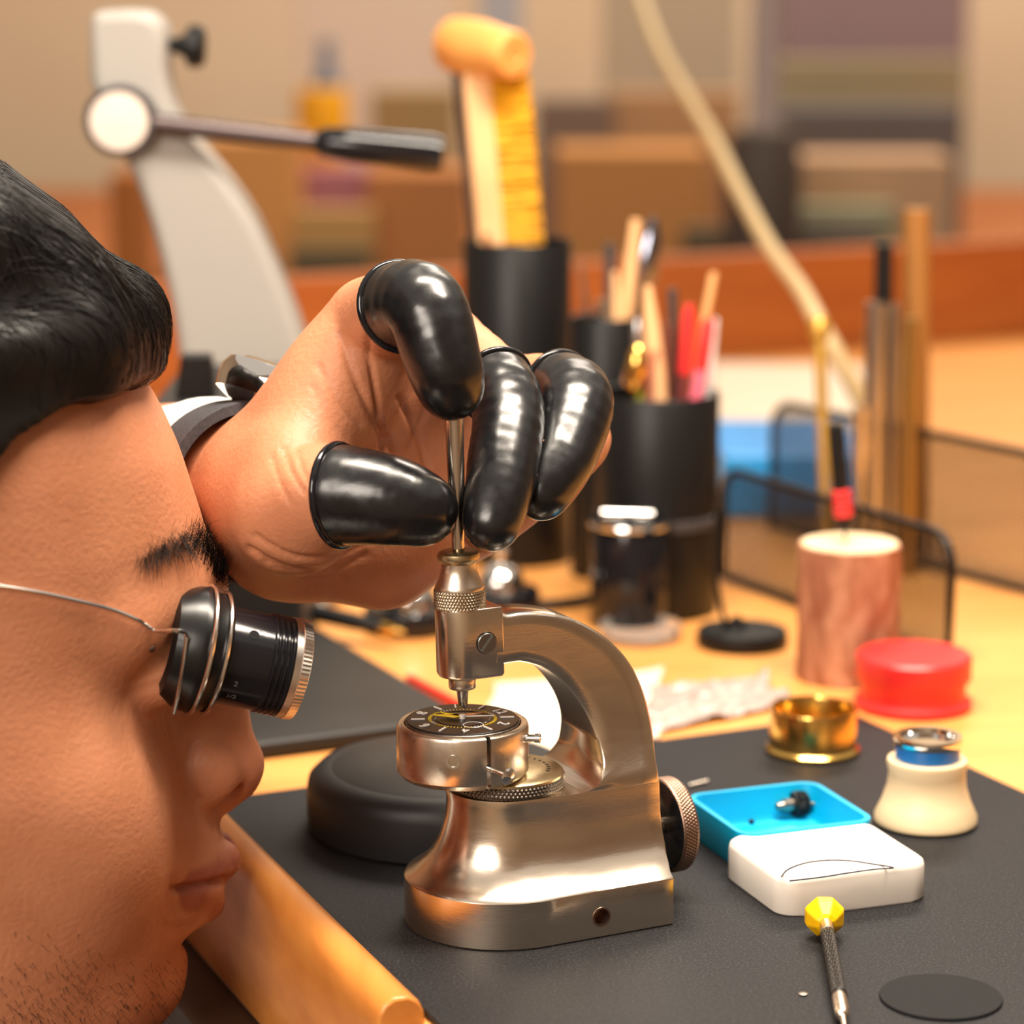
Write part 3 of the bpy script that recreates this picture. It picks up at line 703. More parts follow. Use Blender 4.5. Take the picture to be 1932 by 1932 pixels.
# intrinsic skin tints: lips, stubble, brow roots, nose flush
tint = np.ones((len(HV), 4), np.float32)
def blend(wt, col):
    for c in range(3): tint[:, c] *= 1-wt*(1-col[c])
lipw = np.clip(1-(np.minimum(near(HV, lipU), near(HV, lipL))-5.2)/1.4, 0, 1); blend(lipw, (.62,.44,.50))
f0, w0, z0 = HV.T
st = np.clip((-16-z0+ .45*np.abs(w0)*0)/16, 0, 1)*np.clip((f0+110)/20, 0, 1); blend(st*.75, (.30,.30,.36))
blend(np.clip(1-np.linalg.norm((HV-np.array([2,0,38]))/np.array([22,22,20]), axis=1), 0, 1)*.7, (.95,.76,.78))
M3 = np.array([[HF.x,HF.y,HF.z],[HW.x,HW.y,HW.z],[0,0,1]]); hov = np.array(HO)
headV = (HV*mm)@M3+hov
headV = carve(headV, HQ, [([(334,1678),(360,1674),(390,1668),(420,1663),(450,1660)],3.0,7), ([(346,1510),(342,1550),(336,1590),(328,1630)],.5,17), ([(362,1400),(354,1440),(357,1480),(372,1508)],1.3,7),
   ([(395,1712),(380,1735),(350,1752),(320,1750)],.9,14), ([(330,1660),(322,1690),(325,1720)],1.0,10), ([(250,1290),(300,1262),(330,1235)],.5,10), ([(240,1310),(300,1290),(335,1270)],.4,9)])
S_head = S

# --- left hand, forearm (world, metres)
def spline_chain(ch, n=6):
    pts_ = bez([c[0] for c in ch], n); m_ = len(pts_); rr = [c[1] for c in ch]; f_r = smooth_tab(list(range(len(rr))), rr)
    return [(p, f_r(i/n)) for i, p in enumerate(pts_)]
def chain_cone(G, a, ra, b, rb, k=.004): G.cone(tuple(a), tuple(b), ra*mm, rb*mm, k)
DS = dep((SX, SY, .15))
def ap(px, py, d): return P(px, py, d)
thumbP = [(ap(556,962,DS+.018),17.8),(ap(628,935,DS+.006),13.2),(ap(735,945,DS+.001),11.2),(ap(797,962,DS+.0015),8.9)]
indexP = [(ap(705,610,DS+.034),13.0),(ap(793,573,DS+.003),10.6),(ap(836,682,DS-.003),9.4),(ap(851,733,DS-.0005),7.9)]
midP = [(ap(842,655,DS+.060),11.6),(ap(952,748,DS+.028),9.4),(ap(947,885,DS+.010),8.8),(ap(928,985,DS+.002),7.2)]
ringP = [(ap(950,745,DS+.078),11.2),(ap(1080,745,DS+.044),10.1),(ap(1062,855,DS+.026),8.8),(ap(1022,930,DS+.018),7.0)]
pinkP = [(ap(985,840,DS+.086),10.4),(ap(1098,828,DS+.062),8.2),(ap(1005,925,DS+.044),7.4),(ap(915,1000,DS+.034),6.6)]
wr = ap(462, 935, DS+.045); fa = ap(330, 925, DS+.125)
lo = np.array([-.135, .000, .045]); hi = np.array([.062, .175, .235])
G = SDF(lo, hi, .0010); 
chain_cone(G, fa, 25, ap(448,925,DS+.062), 23); chain_cone(G, ap(448,925,DS+.062), 23, ap(520,940,DS+.040), 20)
chain_cone(G, ap(520,915,DS+.042), 18, indexP[0][0], 13, .006)
chain_cone(G, ap(550,880,DS+.046), 19, ap(700,640,DS+.044), 13.5, .008)
chain_cone(G, ap(560,920,DS+.055), 19, midP[0][0], 12, .006)
chain_cone(G, ap(560,970,DS+.062), 19, ringP[0][0], 12, .006)
chain_cone(G, ap(550,1005,DS+.058), 18, pinkP[0][0], 11.5, .006)
chain_cone(G, ap(540,1005,DS+.048), 18, ap(720,1040,DS+.062), 14.5, .010); chain_cone(G, ap(720,1040,DS+.062), 14.5, ap(880,985,DS+.078), 12, .010)
chain_cone(G, ap(512,955,DS+.034), 17.5, thumbP[0][0], 17.8, .010)
G.cone(tuple(ap(560,860,DS+.022)), tuple(ap(650,720,DS+.036)), .010, .010, .014)          # web of the thumb
for ch in (thumbP, indexP, midP, ringP, pinkP):
    sc_ = spline_chain(ch)
    for i in range(len(sc_)-1): chain_cone(G, sc_[i][0], sc_[i][1], sc_[i+1][0], sc_[i+1][1], .0012)
# creases of the palm and thumb web
def crease(pts_, r, k=.003):
    q = bez([ap(*p) for p in pts_], 4)
    for i in range(len(q)-1): G.cone(tuple(q[i]), tuple(q[i+1]), r, r, k, 'sub')
HVw, HQw = G.mesh()
tint_h = np.ones((len(HVw), 4), np.float32)
folds = [([(688,600),(698,680),(712,760),(722,850)],1.5,5),([(640,632),(664,700),(700,780),(740,850)],1.1,6),([(752,750),(790,830),(812,910)],.9,5),([(830,700),(800,780),(770,850)],.7,5),
  ([(470,1035),(540,1072),(620,1075),(690,1045)],1.0,6),([(480,1010),(550,1048),(630,1050),(700,1020)],.8,5),([(500,1060),(570,1092),(650,1090)],.8,5),
  ([(535,845),(550,890),(575,930)],.5,4),([(560,850),(572,890),(592,920)],.45,4),([(512,860),(528,910),(548,950)],.45,4),([(600,690),(640,760),(680,800)],.6,6),([(590,730),(625,790),(655,830)],.45,5)]
HVw = carve(HVw, HQw, folds, 1.6)
# carve folds as fine displacement along normals: done by colour-free geometry
def near_w(V, pts_):
    return near(V, [tuple(p) for p in pts_])
# --- torso, neck and upper arms (coarse)
neckb = hw(-120, 0, -120); chest = hw(-190, 0, -330); pelvis = hw(-270, 0, -560)
shL = hw(-165, 165, -205); shR = hw(-165, -165, -205)
elL = fa+Vector((-.17, .13, -.085)); elR = hw(-150, -230, -440); wrR = hw(-20, -170, -520)
lo = np.array([-.62, -.42, -.56]); hi = np.array([.02, .60, .17])
B = SDF(lo, hi, .007)
B.cone(tuple(hw(-100,0,-40)), tuple(neckb), .052, .058, .02); B.cone(tuple(neckb), tuple(chest), .06, .12, .05); B.cone(tuple(chest), tuple(pelvis), .125, .13, .05)
B.cone(tuple(shL), tuple(shR), .062, .062, .05)
B.cone(tuple(shL), tuple(elL), .050, .040, .03); B.cone(tuple(elL), tuple(fa), .038, .0275, .02)
B.cone(tuple(shR), tuple(elR), .050, .040, .03); B.cone(tuple(elR), tuple(wrR), .038, .026, .02); B.cone(tuple(wrR), tuple(hw(40,-140,-540)), .028, .02, .02)
BV, BQ = B.mesh()
allV = np.concatenate([headV, HVw, BV]); allQ = np.concatenate([HQ, HQw+len(headV), BQ+len(headV)+len(HVw)])
person = np_mesh('person', allV, allQ, M_SKIN)
tag(person, 'person in white shirt pressing the spindle with one black cotted hand', 'person')
tall = np.concatenate([tint, tint_h, np.ones((len(BV),4), np.float32)])
at = person.data.attributes.new('tint', 'FLOAT_COLOR', 'POINT'); at.data.foreach_set('color', tall.ravel())
# shirt: sleeves and torso, a little larger than the body
C = SDF(lo-.02, hi+np.array([.02,.02,-.02]), .006)
C.cone(tuple(neckb), tuple(chest), .066, .135, .05); C.cone(tuple(chest), tuple(pelvis), .140, .145, .05); C.cone(tuple(shL), tuple(shR), .070, .070, .05)
cuff = ap(398, 922, DS+.084)
C.cone(tuple(shL), tuple(elL), .056, .044, .03); C.cone(tuple(elL), tuple(cuff), .043, .0275, .02)
C.cone(tuple(shR), tuple(elR), .060, .050, .03); C.cone(tuple(elR), tuple(wrR), .048, .034, .02)
q, qq = C.mesh(); np_mesh('shirt', q, qq, M_SHIRT, person)
# trousers on the lap
D = SDF(np.array([-.62,-.36,-.76]), np.array([.22,.45,-.40]), .009)
hipL = hw(-290, 90, -600); hipR = hw(-290, -90, -600); knL = hw(150, 110, -600); knR = hw(150, -110, -600)
D.cone(tuple(hipL), tuple(hipR), .10, .10, .05); D.cone(tuple(hipL), tuple(knL), .085, .062, .03); D.cone(tuple(hipR), tuple(knR), .085, .062, .03)
D.cone(tuple(knL), tuple(knL-Vector((.02,0,.14))), .06, .05, .02); D.cone(tuple(knR), tuple(knR-Vector((.02,0,.14))), .06, .05, .02); D.cone(tuple(pelvis), tuple(hw(-280,0,-600)), .14, .12, .05)
q, qq = D.mesh(); np_mesh('trousers', q, qq, mat('dark_trousers', (.02,.018,.02), .8), person)

# --- finger cots
def cot(ch, start, infl, rimp, label=None):
    ch = spline_chain(ch); start *= 6
    pts_ = [Vector(c[0]) for c in ch]; rr = [c[1] for c in ch]
    i0 = int(start); t = start-i0; p0 = pts_[i0].lerp(pts_[i0+1], t); r0 = rr[i0]+(rr[i0+1]-rr[i0])*t
    seq = [(p0, r0)]+[(pts_[k], rr[k]) for k in range(i0+1, len(ch))]
    d = (seq[1][0]-p0).normalized()
    a = np.min([np.array(p)-.016 for p, _ in seq], axis=0); b = np.max([np.array(p)+.016 for p, _ in seq], axis=0)
    Q = SDF(a, b, .0007)
    for i in range(len(seq)-1): Q.cone(tuple(seq[i][0]), tuple(seq[i+1][0]), (seq[i][1]+infl)*mm, (seq[i+1][1]+infl)*mm, .0006)
    g_ = np.meshgrid(*Q.ax, indexing='ij', sparse=True)
    pl_ = -((g_[0]-p0.x)*d.x+(g_[1]-p0.y)*d.y+(g_[2]-p0.z)*d.z)
    # soft ripples of the rubber
    Q.F += (.00004*np.sin(g_[0]*700+2*np.sin(g_[2]*320))*np.sin(g_[2]*520+g_[1]*300)).astype(np.float32)
    Q.F = np.maximum(Q.F, pl_.astype(np.float32))
    v_, q_ = Q.mesh(); o = np_mesh('finger_cot', v_, q_, M_LATEX, person)
    Mr = align(p0+d*.0002, d)
    rim = MB().torus((r0+infl)*mm, .0011, 56, 10, Mr).build('rolled_rim', M_BLACKGLOSS, o)
    return o
cot(thumbP, 1.12, .75, None); cot(indexP, 0.62, .7, None); cot(midP, 0.80, .7, None); cot(ringP, 0.78, .7, None)

# --- hair: scalp cap, front roll and strands
HS = SDF((-215,-92,60), (22,92,225), 1.6)
g = np.meshgrid(*HS.ax, indexing='ij', sparse=True); f_, w_, z_ = g
zz = HS.ax[2]; nn = 2.2
A = np.where(f_ > fc, tab(tb)-fc, tab(tk))+7; W = tab(tw)+6
ga = ((np.abs(f_-fc)/np.maximum(A, 2))**nn+(np.abs(w_)/np.maximum(W, 2))**nn)**(1/nn)
cap_ = ((ga-1)*np.minimum(np.maximum(A,2), np.maximum(W,2))).astype(np.float32)
# hairline plane: high at the front, low at the back
hl = np.interp(f_, [-215,-112,-106,-88,-84,-60,-42,0], [15,15,60,62,116,146,155,160]).astype(np.float32)+0*w_
HS.F = np.maximum(cap_, (hl-z_)).astype(np.float32); HS.F = np.maximum(HS.F, (z_-216)+0*f_*w_).astype(np.float32)
rc = hpx(212, 612)
roll = [(rc[0]-34,-60,rc[1]+2),(rc[0]-12,-44,rc[1]+1),(rc[0]-3,-22,rc[1]),(rc[0],0,rc[1]+1),(rc[0]-4,24,rc[1]+1),(rc[0]-16,48,rc[1]+1),(rc[0]-34,60,rc[1]+2)]
rrad = [8,11.5,12.8,13.2,12.5,10,7]
for i in range(len(roll)-1): HS.cone(roll[i], roll[i+1], rrad[i], rrad[i+1], 10)
HS.cone((rc[0]-20,-36,rc[1]+15), (rc[0]-20,40,rc[1]+16), 16, 16, 12); HS.cone((rc[0]-38,-40,rc[1]+28), (rc[0]-38,40,rc[1]+30), 16, 16, 14)
q, qq = HS.mesh(); hair = np_mesh('hair', (q*mm)@M3+hov, qq, M_HAIR, person)
from mathutils.bvhtree import BVHTree
hb = BVHTree.FromPolygons([Vector(v) for v in q], [tuple(int(i) for i in x) for x in qq])
mb = MB()
for k in range(1500):
    w = random.uniform(-66, 58); cf = float(np.interp(w, [r_[1] for r_ in roll], [r_[0] for r_ in roll]))
    a0_ = random.uniform(60, 172); span = random.uniform(50, 130); lift = random.uniform(-.1, .9)*random.random(); pts_ = []; bad = False; sw = random.uniform(-8, 14)
    for j in range(10):
        t = j/9; a = a0_-span*t
        if a < -75: break
        d = Vector((math.cos(math.radians(a)), 0, math.sin(math.radians(a)))); c = Vector((cf-4, w+sw*t, rc[1]))
        h = hb.ray_cast(c+d*140, -d)
        if h[0] is None: bad = True; break
        pts_.append(hw(*(h[0]+h[1]*lift+Vector((0, .5*math.sin(9*t+k), 0)))))
    if bad or len(pts_) < 4: continue
    strands(mb, pts_, random.uniform(.00010,.00022), .00005)
for k in range(70):                   # fine stray hairs at the front edge
    w = random.uniform(-40, 10); rr = 13.6+random.uniform(0, 3.5); a0_ = random.uniform(40, 80); pts_ = []
    cf = np.interp(w, [r_[1] for r_ in roll], [r_[0] for r_ in roll])
    for j in range(7):
        a = math.radians(a0_-j*random.uniform(12, 17)); pts_.append(hw(cf+rr*math.cos(a), w+j*.6, rc[1]+rr*math.sin(a)))
    strands(mb, pts_, .00007, .00003)
o = mb.build('hair_strands', M_HAIR, person, angle=180); o['kind'] = 'stuff'

# --- eyebrows and stubble: fine hairs set on the skin surface
sel = headV; bvh = BVHTree.FromPolygons([Vector(v) for v in headV], [tuple(int(i) for i in q_) for q_ in HQ])
def on_skin(f, w, z, dirn):
    o_ = hw(f, w, z); d = (HF*dirn[0]+HW*dirn[1]+Vector((0,0,dirn[2]))).normalized(); h = bvh.ray_cast(o_, -d); return h
mb = MB()
bl_ = [(258,1062,8),(285,1045,13),(315,1030,18),(350,1018,24),(385,1035,28),(408,1066,26),(420,1095,16)]
def mirror(p): v = p-HO; return p-HW*(2*v.dot(HW))
for k in range(1050):
    t = random.random()**.58*(len(bl_)-1.001); i = int(t); u_ = t-i; x, y, th = [bl_[i][c]+(bl_[i+1][c]-bl_[i][c])*u_ for c in range(3)]; t /= len(bl_)-1
    px, py = x+random.uniform(-10,10), y+random.gauss(0,.5)*th
    h = bvh.ray_cast(CAM, ray(px, py))
    if h[0] is None: continue
    p, nrm = h[0], h[1]
    lean = 1-t                        # hairs lie flat towards the temple, stand up near the nose
    ang = math.radians(random.gauss(150 if t > .55 else 195, 22)); sd_ = Vector((math.cos(ang), 0, math.sin(ang)))
    grow = (sd_-nrm*sd_.dot(nrm)+nrm*.30).normalized(); L = random.uniform(.003, .0075)
    for mir in (False, True):
        if mir and k % 3: continue
        c = [p-nrm*.0002, p+grow*L*.5+nrm*.0003, p+grow*L*.8+nrm*.0002+Vector((0,0,-.0003)), p+grow*L+Vector((0,0,-.0007))]
        if mir: c = [mirror(v) for v in c]
        strands(mb, c, .000062, .00002)
o = mb.build('eyebrows', M_HAIR, person, angle=180); o['kind'] = 'stuff'
mb = MB()
for k in range(300):
    px = random.uniform(0, 420); py = 1932-abs(random.gauss(0, 75))-max(0, (px-250))*.0
    lim = np.interp(px, [0, 211, 300, 420], [1680, 1790, 1800, 1800])
    if py < lim: continue
    h = bvh.ray_cast(CAM, ray(px, py))
    if h[0] is None: continue
    p, nrm = h[0], h[1]; L = random.uniform(.0008, .0034)
    g_ = (nrm*.45+Vector((0,0,-1))+HF*random.uniform(-.2,.6)+Vector((random.uniform(-.3,.3), 0, random.uniform(-.3,.3)))).normalized()
    strands(mb, [p-nrm*.0002, p+g_*L*.6, p+g_*L+HF*.0004], .00008, .00003)
o = mb.build('stubble', M_HAIR, person, angle=180); o['kind'] = 'stuff'
# mole on the cheek
h = bvh.ray_cast(CAM, ray(287, 1224))
if h[0] is not None:
    MB().lathe([(.0011,-.0003),(.0010,.0004),(.0005,.0007),(.0001,.0008)], 14, align(h[0], h[1])).build('mole', mat('mole_brown', (.06,.02,.012), .6), person)

# --- eye loupe
LA = P(366, 1224, .742); LB = P(556, 1262, .750); ld = (LB-LA); LL = ld.length; ld.normalize()
loupe = thing('eye_loupe', 'black eye loupe with silver front ring held by a wire', 'loupe', LA)
ML = Vector(ld).to_track_quat('Z','Y').to_matrix().to_4x4()
M_LB = mat('loupe_black', (.008,.008,.010), .16, bump=.04, bscale=900)
k_ = 1.0
MB().lathe([(.0125,-.0085),(.0145,-.0075),(.0158,-.004),(.0168,-.001),(.0170,.0005),(.0166,.002),(.0160,.0035),(.0158,.0062),(.0148,.0072),(.0133,.0076)], 72, ML, cap=False).build('eye_cup', mat('cup_black', (.004,.004,.0045), .30), loupe)
barrel = [(.0128,-.002),(.0131,.007)]
for i in range(0, 1): pass
barrel += [(.0131,.0185)]
for i in range(4): barrel += [(.0131,.0187+i*.0016),(.0136,.0191+i*.0016),(.0136,.0196+i*.0016),(.0131,.0200+i*.0016)]
barrel += [(.0133,LL-.0030)]
MB().lathe(barrel, 72, ML, cap=False).build('barrel', M_LB, loupe, angle=30)
vs = []; n = 150
for z, r_, kk in ((LL-.0032,.0131,0),(LL-.0032,.0136,0),(LL-.0014,.0136,0),(LL-.0012,.0137,1),(LL+.0012,.0134,1),(LL+.0014,.0130,0),(LL+.0010,.0118,0),(LL-.001,.0114,0)):
    for k in range(n):
        rr = r_+(.00022 if (k % 2) else 0)*kk; a = 2*math.pi*k/n; vs.append((rr*math.cos(a), rr*math.sin(a), z))
fs = [(i*n+k, i*n+(k+1)%n, (i+1)*n+(k+1)%n, (i+1)*n+k) for i in range(7) for k in range(n)]
MB().add(vs, fs, ML).build('front_ring', mat('silver_ring', (.80,.75,.68), .28, 1), loupe, angle=35)
MB().lathe([(.0001,LL-.0004),(.008,LL-.0007),(.0118,LL-.0016),(.0118,LL-.003),(.0001,LL-.003)], 48, ML).build('lens', mat('loupe_glass', (.9,.92,.95), .02, trans=1.0), loupe)
M_WIRE = mat('steel_wire', (.78,.74,.70), .2, 1)
def ell_ring(s_, R_, r_): 
    q = [ML @ Vector((R_*math.cos(a), R_*math.sin(a), s_)) for a in np.linspace(0, 2*math.pi, 73)]; return MB().tube(q, r_, 8)
ell_ring(.0015, .0175, .00060).build('wire_loop', M_WIRE, loupe); ell_ring(.0058, .0164, .00060).build('wire_loop', M_WIRE, loupe)
w0_ = [P(352,1200,.7245), P(345,1192,.722), P(325,1190,.716)]
for px, py in ((292,1190),(262,1171),(211,1150),(140,1132),(60,1115),(-40,1100),(-140,1085)):
    h = bvh.ray_cast(CAM, ray(px, py)); w0_.append((h[0]-ray(px, py)*.0012) if h[0] is not None else P(px, py, .70))
w1_ = [P(328,1345,.734), P(338,1300,.729), P(347,1245,.726), P(352,1200,.7245)]
MB().tube([p-LA for p in bez(w1_, 6)+bez(w0_, 6)[1:]], .00058, 8).build('head_wire', M_WIRE, loupe)
# air hole and number on the barrel, facing the camera
def on_barrel(px, py, R_=.0131):
    o_ = ML.inverted() @ (CAM-LA); d = ML.to_3x3().inverted() @ ray(px, py)
    a = d.x**2+d.y**2; b = 2*(o_.x*d.x+o_.y*d.y); c = o_.x**2+o_.y**2-R_**2; t = (-b-math.sqrt(max(0,b*b-4*a*c)))/(2*a); p = o_+d*t
    return ML @ p, (ML.to_3x3() @ Vector((p.x, p.y, 0))).normalized()
p, nn_ = on_barrel(480, 1198); MB().lathe([(.0001,.00006),(.0014,.00006),(.0014,-.0004)], 24, align(p, nn_)).build('air_hole', mat('hole_black', (.001,.001,.001), .9), loupe)
for s_, px, py in (('2', 445, 1291), ('1/2', 436, 1314)):
    p, nn_ = on_barrel(px, py); x_ = Vector(ld); y_ = nn_.cross(x_).normalized(); x_ = y_.cross(nn_)
    Mt = Matrix(((x_.x,y_.x,nn_.x,p.x),(x_.y,y_.y,nn_.y,p.y),(x_.z,y_.z,nn_.z,p.z),(0,0,0,1)))
    text_mesh('engraved_number', s_, .0022, mat('engraving', (.16,.16,.17), .4), loupe, Mt, .00006)

# --- wristwatch on the left wrist
ax_ = (ap(500,950,DS+.040)-fa).normalized(); wcen = ap(458, 927, DS+.056)
ww = thing('wristwatch', 'steel wristwatch with grey woven strap on the wrist', 'wristwatch', wcen)
Mq = Vector(ax_).to_track_quat('Z','Y').to_matrix().to_4x4()
prof = [(.0228,-.012),(.0256,-.0116),(.0262,-.010),(.0262,.009),(.0256,.0106),(.0228,.011)]
MB().lathe(prof, 64, Mq, cap=False).build('strap', mat('grey_strap', (.035,.035,.042), .7, col2=(.055,.055,.062), scale=900), ww)
dd = (ap(500,778,DS+.066)-wcen); dd = (dd-Vector(ax_)*dd.dot(Vector(ax_))).normalized()
Mc = align(dd*.026, dd)
cs = MB().lathe([(.014,-.002),(.0185,.0),(.0190,.003),(.0190,.0065),(.0178,.009),(.0165,.0095)], 56, Mc).build('case', M_CHROME, ww)
MB().lathe([(.0166,.0092),(.0150,.0102),(.0001,.0106)], 48, Mc).build('crystal', mat('watch_glass', (.05,.05,.04), .05, coat=1), cs)
q = Mc.to_3x3() @ Vector((1,0,0)); 
side = (Vector(ax_)).normalized()
MB().knurl(.0032, 0, .0035, 20, 2, .0003, align(dd*.031+side*.0185, side)).build('crown', M_CHROME, cs)
#=BENCH THINGS
def g0(px, py): q = on_z(px, py, -.0022); return Vector((q.x, q.y, -.0019))
# wooden log with a needle stuck in it
q = g0(1597, 1277); rl = .0187
d_ = dep(q); hl_ = z_at(q.x, q.y, 1028)+.0022
log = thing('wood_log', 'small bark covered log with a pale sawn top', 'log', q)
vs = []; n = 64; rows = 26
for j in range(rows+1):
    z = hl_*j/rows
    for k in range(n):
        a = 2*math.pi*k/n; r_ = rl*(1+.022*math.sin(9*a+3*math.sin(z*120))+.018*math.sin(17*a+z*300)+.008*random.uniform(-1,1)); vs.append((r_*math.cos(a), r_*math.sin(a), z))
fs = [(i*n+k, i*n+(k+1)%n, (i+1)*n+(k+1)%n, (i+1)*n+k) for i in range(rows) for k in range(n)]+[tuple(range(n))[::-1], tuple(rows*n+k for k in range(n))]
MB().add(vs, fs).build('bark', mat('bark', (.52,.25,.14), .8, col2=(.30,.11,.055), scale=110, stretch=(1,1,.25), bump=.6, bscale=160, bdist=.002), log)
MB().lathe([(rl*.965,hl_-.001),(rl*.955,hl_+.0006),(.0001,hl_+.0006)], 48).build('sawn_top', mat('sawn_wood', (.86,.66,.42), .7, col2=(.80,.58,.35), scale=140), log)
# probe standing in the log
pb = Vector((q.x, q.y, q.z+hl_)); pb += (on_plane(1596, 1018, (0,q.y,0), (0,1,0))-Vector((q.x,q.y,pb.z)))*1.0; pb.z = q.z+hl_+.0006
prb = thing('probe', 'black probe with red grip rings standing in the log', 'probe', pb)
pt = on_plane(1576, 800, (0, pb.y, 0), (0,1,0))-pb; Lp = pt.length
Mp = align((0,0,0), pt)
MB().lathe([(.0004,-.0008),(.0005,.004),(.0016,.0075),(.0028,.011),(.0028,Lp*.30)], 20, Mp).build('tip', M_BLACKPL, prb)
for i in range(5): MB().torus(.0027, .0010, 24, 8, Mp @ T(0,0,Lp*(.24+i*.047))).build('grip_ring', M_RED, prb)
MB().lathe([(.0027,Lp*.15),(.0027,Lp*.44),(.0030,Lp*.5),(.0030,Lp*.95),(.0026,Lp),(.0001,Lp)], 20, Mp).build('shaft', M_BLACKPL, prb)
# black weighted base with a thin post
q = g0(1400, 1217); d_ = dep(q); rb_ = 86/FPX*d_
st = thing('round_base', 'low black round base with a thin upright post', 'base', q)
hh = z_at(q.x, q.y, 1188)+.0022
MB().lathe([(rb_*.98,0),(rb_,.0008),(rb_,hh-.0015),(rb_*.96,hh),(rb_*.5,hh+.0003),(.0001,hh+.0004)], 56).build('weight', M_BLACKPL, st)
pp = [on_plane(a, b, (0,q.y,0), (0,1,0))-q for a, b in ((1372,1176),(1362,1150),(1352,1100),(1350,1040),(1354,960))]
pp[0].z = hh-.001; MB().tube(bez(pp, 5), .0012, 10).build('post', M_BLACKMET, st)
pp = [on_plane(a, b, (0,q.y,0), (0,1,0))-q for a, b in ((1372,1176),(1385,1168),(1395,1170),(1405,1180))]; pp[-1].z = hh-.001; pp[0].z=hh-.0005
MB().tube(bez(pp, 5), .0014, 8).build('hook', M_BLACKMET, st)
# crumpled plastic bags and paper on the bench
def sheet(name, corners, label, cat, m, amp, nseg=26):
    c = [on_z(a, b, -.0012) for a, b in corners]; vs = []; 
    for j in range(nseg+1):
        for i in range(nseg+1):
            u_, v_ = i/nseg, j/nseg; p = (c[0]*(1-u_)+c[1]*u_)*(1-v_)+(c[3]*(1-u_)+c[2]*u_)*v_
            h = amp*(.5+.5*math.sin(11*u_+4*math.sin(7*v_+1)))*(.5+.5*math.cos(9*v_+3*u_*u_*4)); h += amp*.35*random.random()
            wob = .0015*math.sin(14*u_+9*v_); vs.append((p.x+wob, p.y+wob, -.0015+h))
    N_ = nseg+1; fs = [(j*N_+i, j*N_+i+1, (j+1)*N_+i+1, (j+1)*N_+i) for j in range(nseg) for i in range(nseg)]
    o = MB().add(vs, fs).build(name, m, None, angle=180); sm = o.modifiers.new('thick', 'SOLIDIFY'); sm.thickness = .0003
    return tag(o, label, cat)
sheet('paper_sheet', [(930,1290),(1245,1262),(1250,1392),(880,1440)], 'white paper sheet seen through the arm of the press', 'paper', M_PAPER, .0008)
sheet('plastic_bag', [(1225,1300),(1440,1278),(1496,1330),(1215,1386)], 'crumpled clear plastic bag on the bench right of the press', 'bag', mat('bag_plastic', (.50,.40,.36), .25, alpha=.85, bump=.4, bscale=60), .0035)
# loose oil cups behind the press
def oil_cup(px, py, wpx, label, dome=True):
    q = g0(px, py); d_ = dep(q); r_ = wpx/2/FPX*d_
    t = thing('oil_cup', label, 'oil cup', q, 0, 'oil cups behind the press')
    MB().lathe([(r_*.96,0),(r_,.001),(r_,.0075),(r_*.95,.0090),(r_*.72,.0095),(r_*.66,.0085),(.0001,.008)], 48).build('black_base', M_BLACKGLOSS, t)
    MB().lathe([(r_*.62,.0080),(r_*.62,.0110),(r_*.55,.0150),(r_*.36,.0185),(r_*.16,.0200),(r_*.13,.0230),(r_*.17,.0250),(r_*.1,.0262),(.0001,.0264)], 40).build('dome_lid', M_CHROME, t)
    return t
oil_cup(772, 1187, 172, 'black oil cup with chrome dome behind the knurled nut')
oil_cup(945, 1152, 150, 'black oil cup with chrome dome between press and tool pot')
# black handled tool leaning on the oil cup
a_, b_ = on_z(560, 1148, .010), on_z(720, 1184, .006)
t = thing('black_pusher', 'black handled pusher resting on the bench beside the oil cup', 'pusher', a_)
dv = (b_-a_); L = dv.length; Mp = align((0,0,0), dv)
MB().lathe([(.0016,-.02),(.0034,-.018),(.0036,0),(.0034,L*.7),(.0022,L*.95),(.0020,L)], 20, Mp).build('handle', M_BLACKPL, t)
MB().lathe([(.0023,L),(.0024,L+.004),(.0012,L+.005),(.0006,L+.010)], 16, Mp).build('ferrule', M_BRASS, t)
q = on_z(596, 1141, .0035); o = MB().tube([on_z(592,1140,.003), on_z(612,1148,.003)], [.0022,.0014], 12).build('white_stopper', M_WHITE, None); tag(o, 'tiny white stopper on the bench near the black pusher', 'stopper')
# thin black cable along the bench
pts_ = [on_z(a, b, .0006) for a, b in ((1000,1142),(1080,1136),(1160,1118),(1240,1098),(1300,1080),(1345,1066))]
o = MB().tube(bez(pts_, 6), .0022, 10).build('cable', M_BLACKPL, None); tag(o, 'thin black cable running across the bench to the post', 'cable')

# ---- tool pots
def pot(name, px0, px1, pytop, pybase, label, group='black tool pots', wall=.0018, m=M_BLACKPL):
    pc_ = (px0+px1)/2; q = g0(pc_, pybase); d_ = dep(q); r_ = (px1-px0)/2/FPX*d_; h = z_at(q.x, q.y, pytop)-q.z
    t = thing(name, label, 'tool pot', q, 0, group)
    MB().lathe([(r_*.97,0),(r_,.001),(r_,h-.0006),(r_-.0005,h),(r_-wall,h-.0004),(r_-wall,.004),(.0001,.004)], 56).build('cup', m, t)
    return q, r_, h, t
qB, rB, hB, potB = pot('tool_pot', 1122, 1352, 738, 1150, 'wide black tool pot full of sticks and tweezers')
MB().lathe([(rB*.96,hB*.40),(rB*1.035,hB*.41),(rB*1.035,hB*.45),(rB*.96,hB*.46)], 48).build('pot_band', mat('pot_grey', (.05,.047,.05), .4), potB)
qC, rC, hC, potC = pot('tool_pot', 1076, 1206, 596, 1082, 'narrow tall black tool pot behind the wide pot')
qA, rA, hA, potA = pot('tool_pot', 876, 1076, 452, 1052, 'tallest black pot holding the brush and mallet')
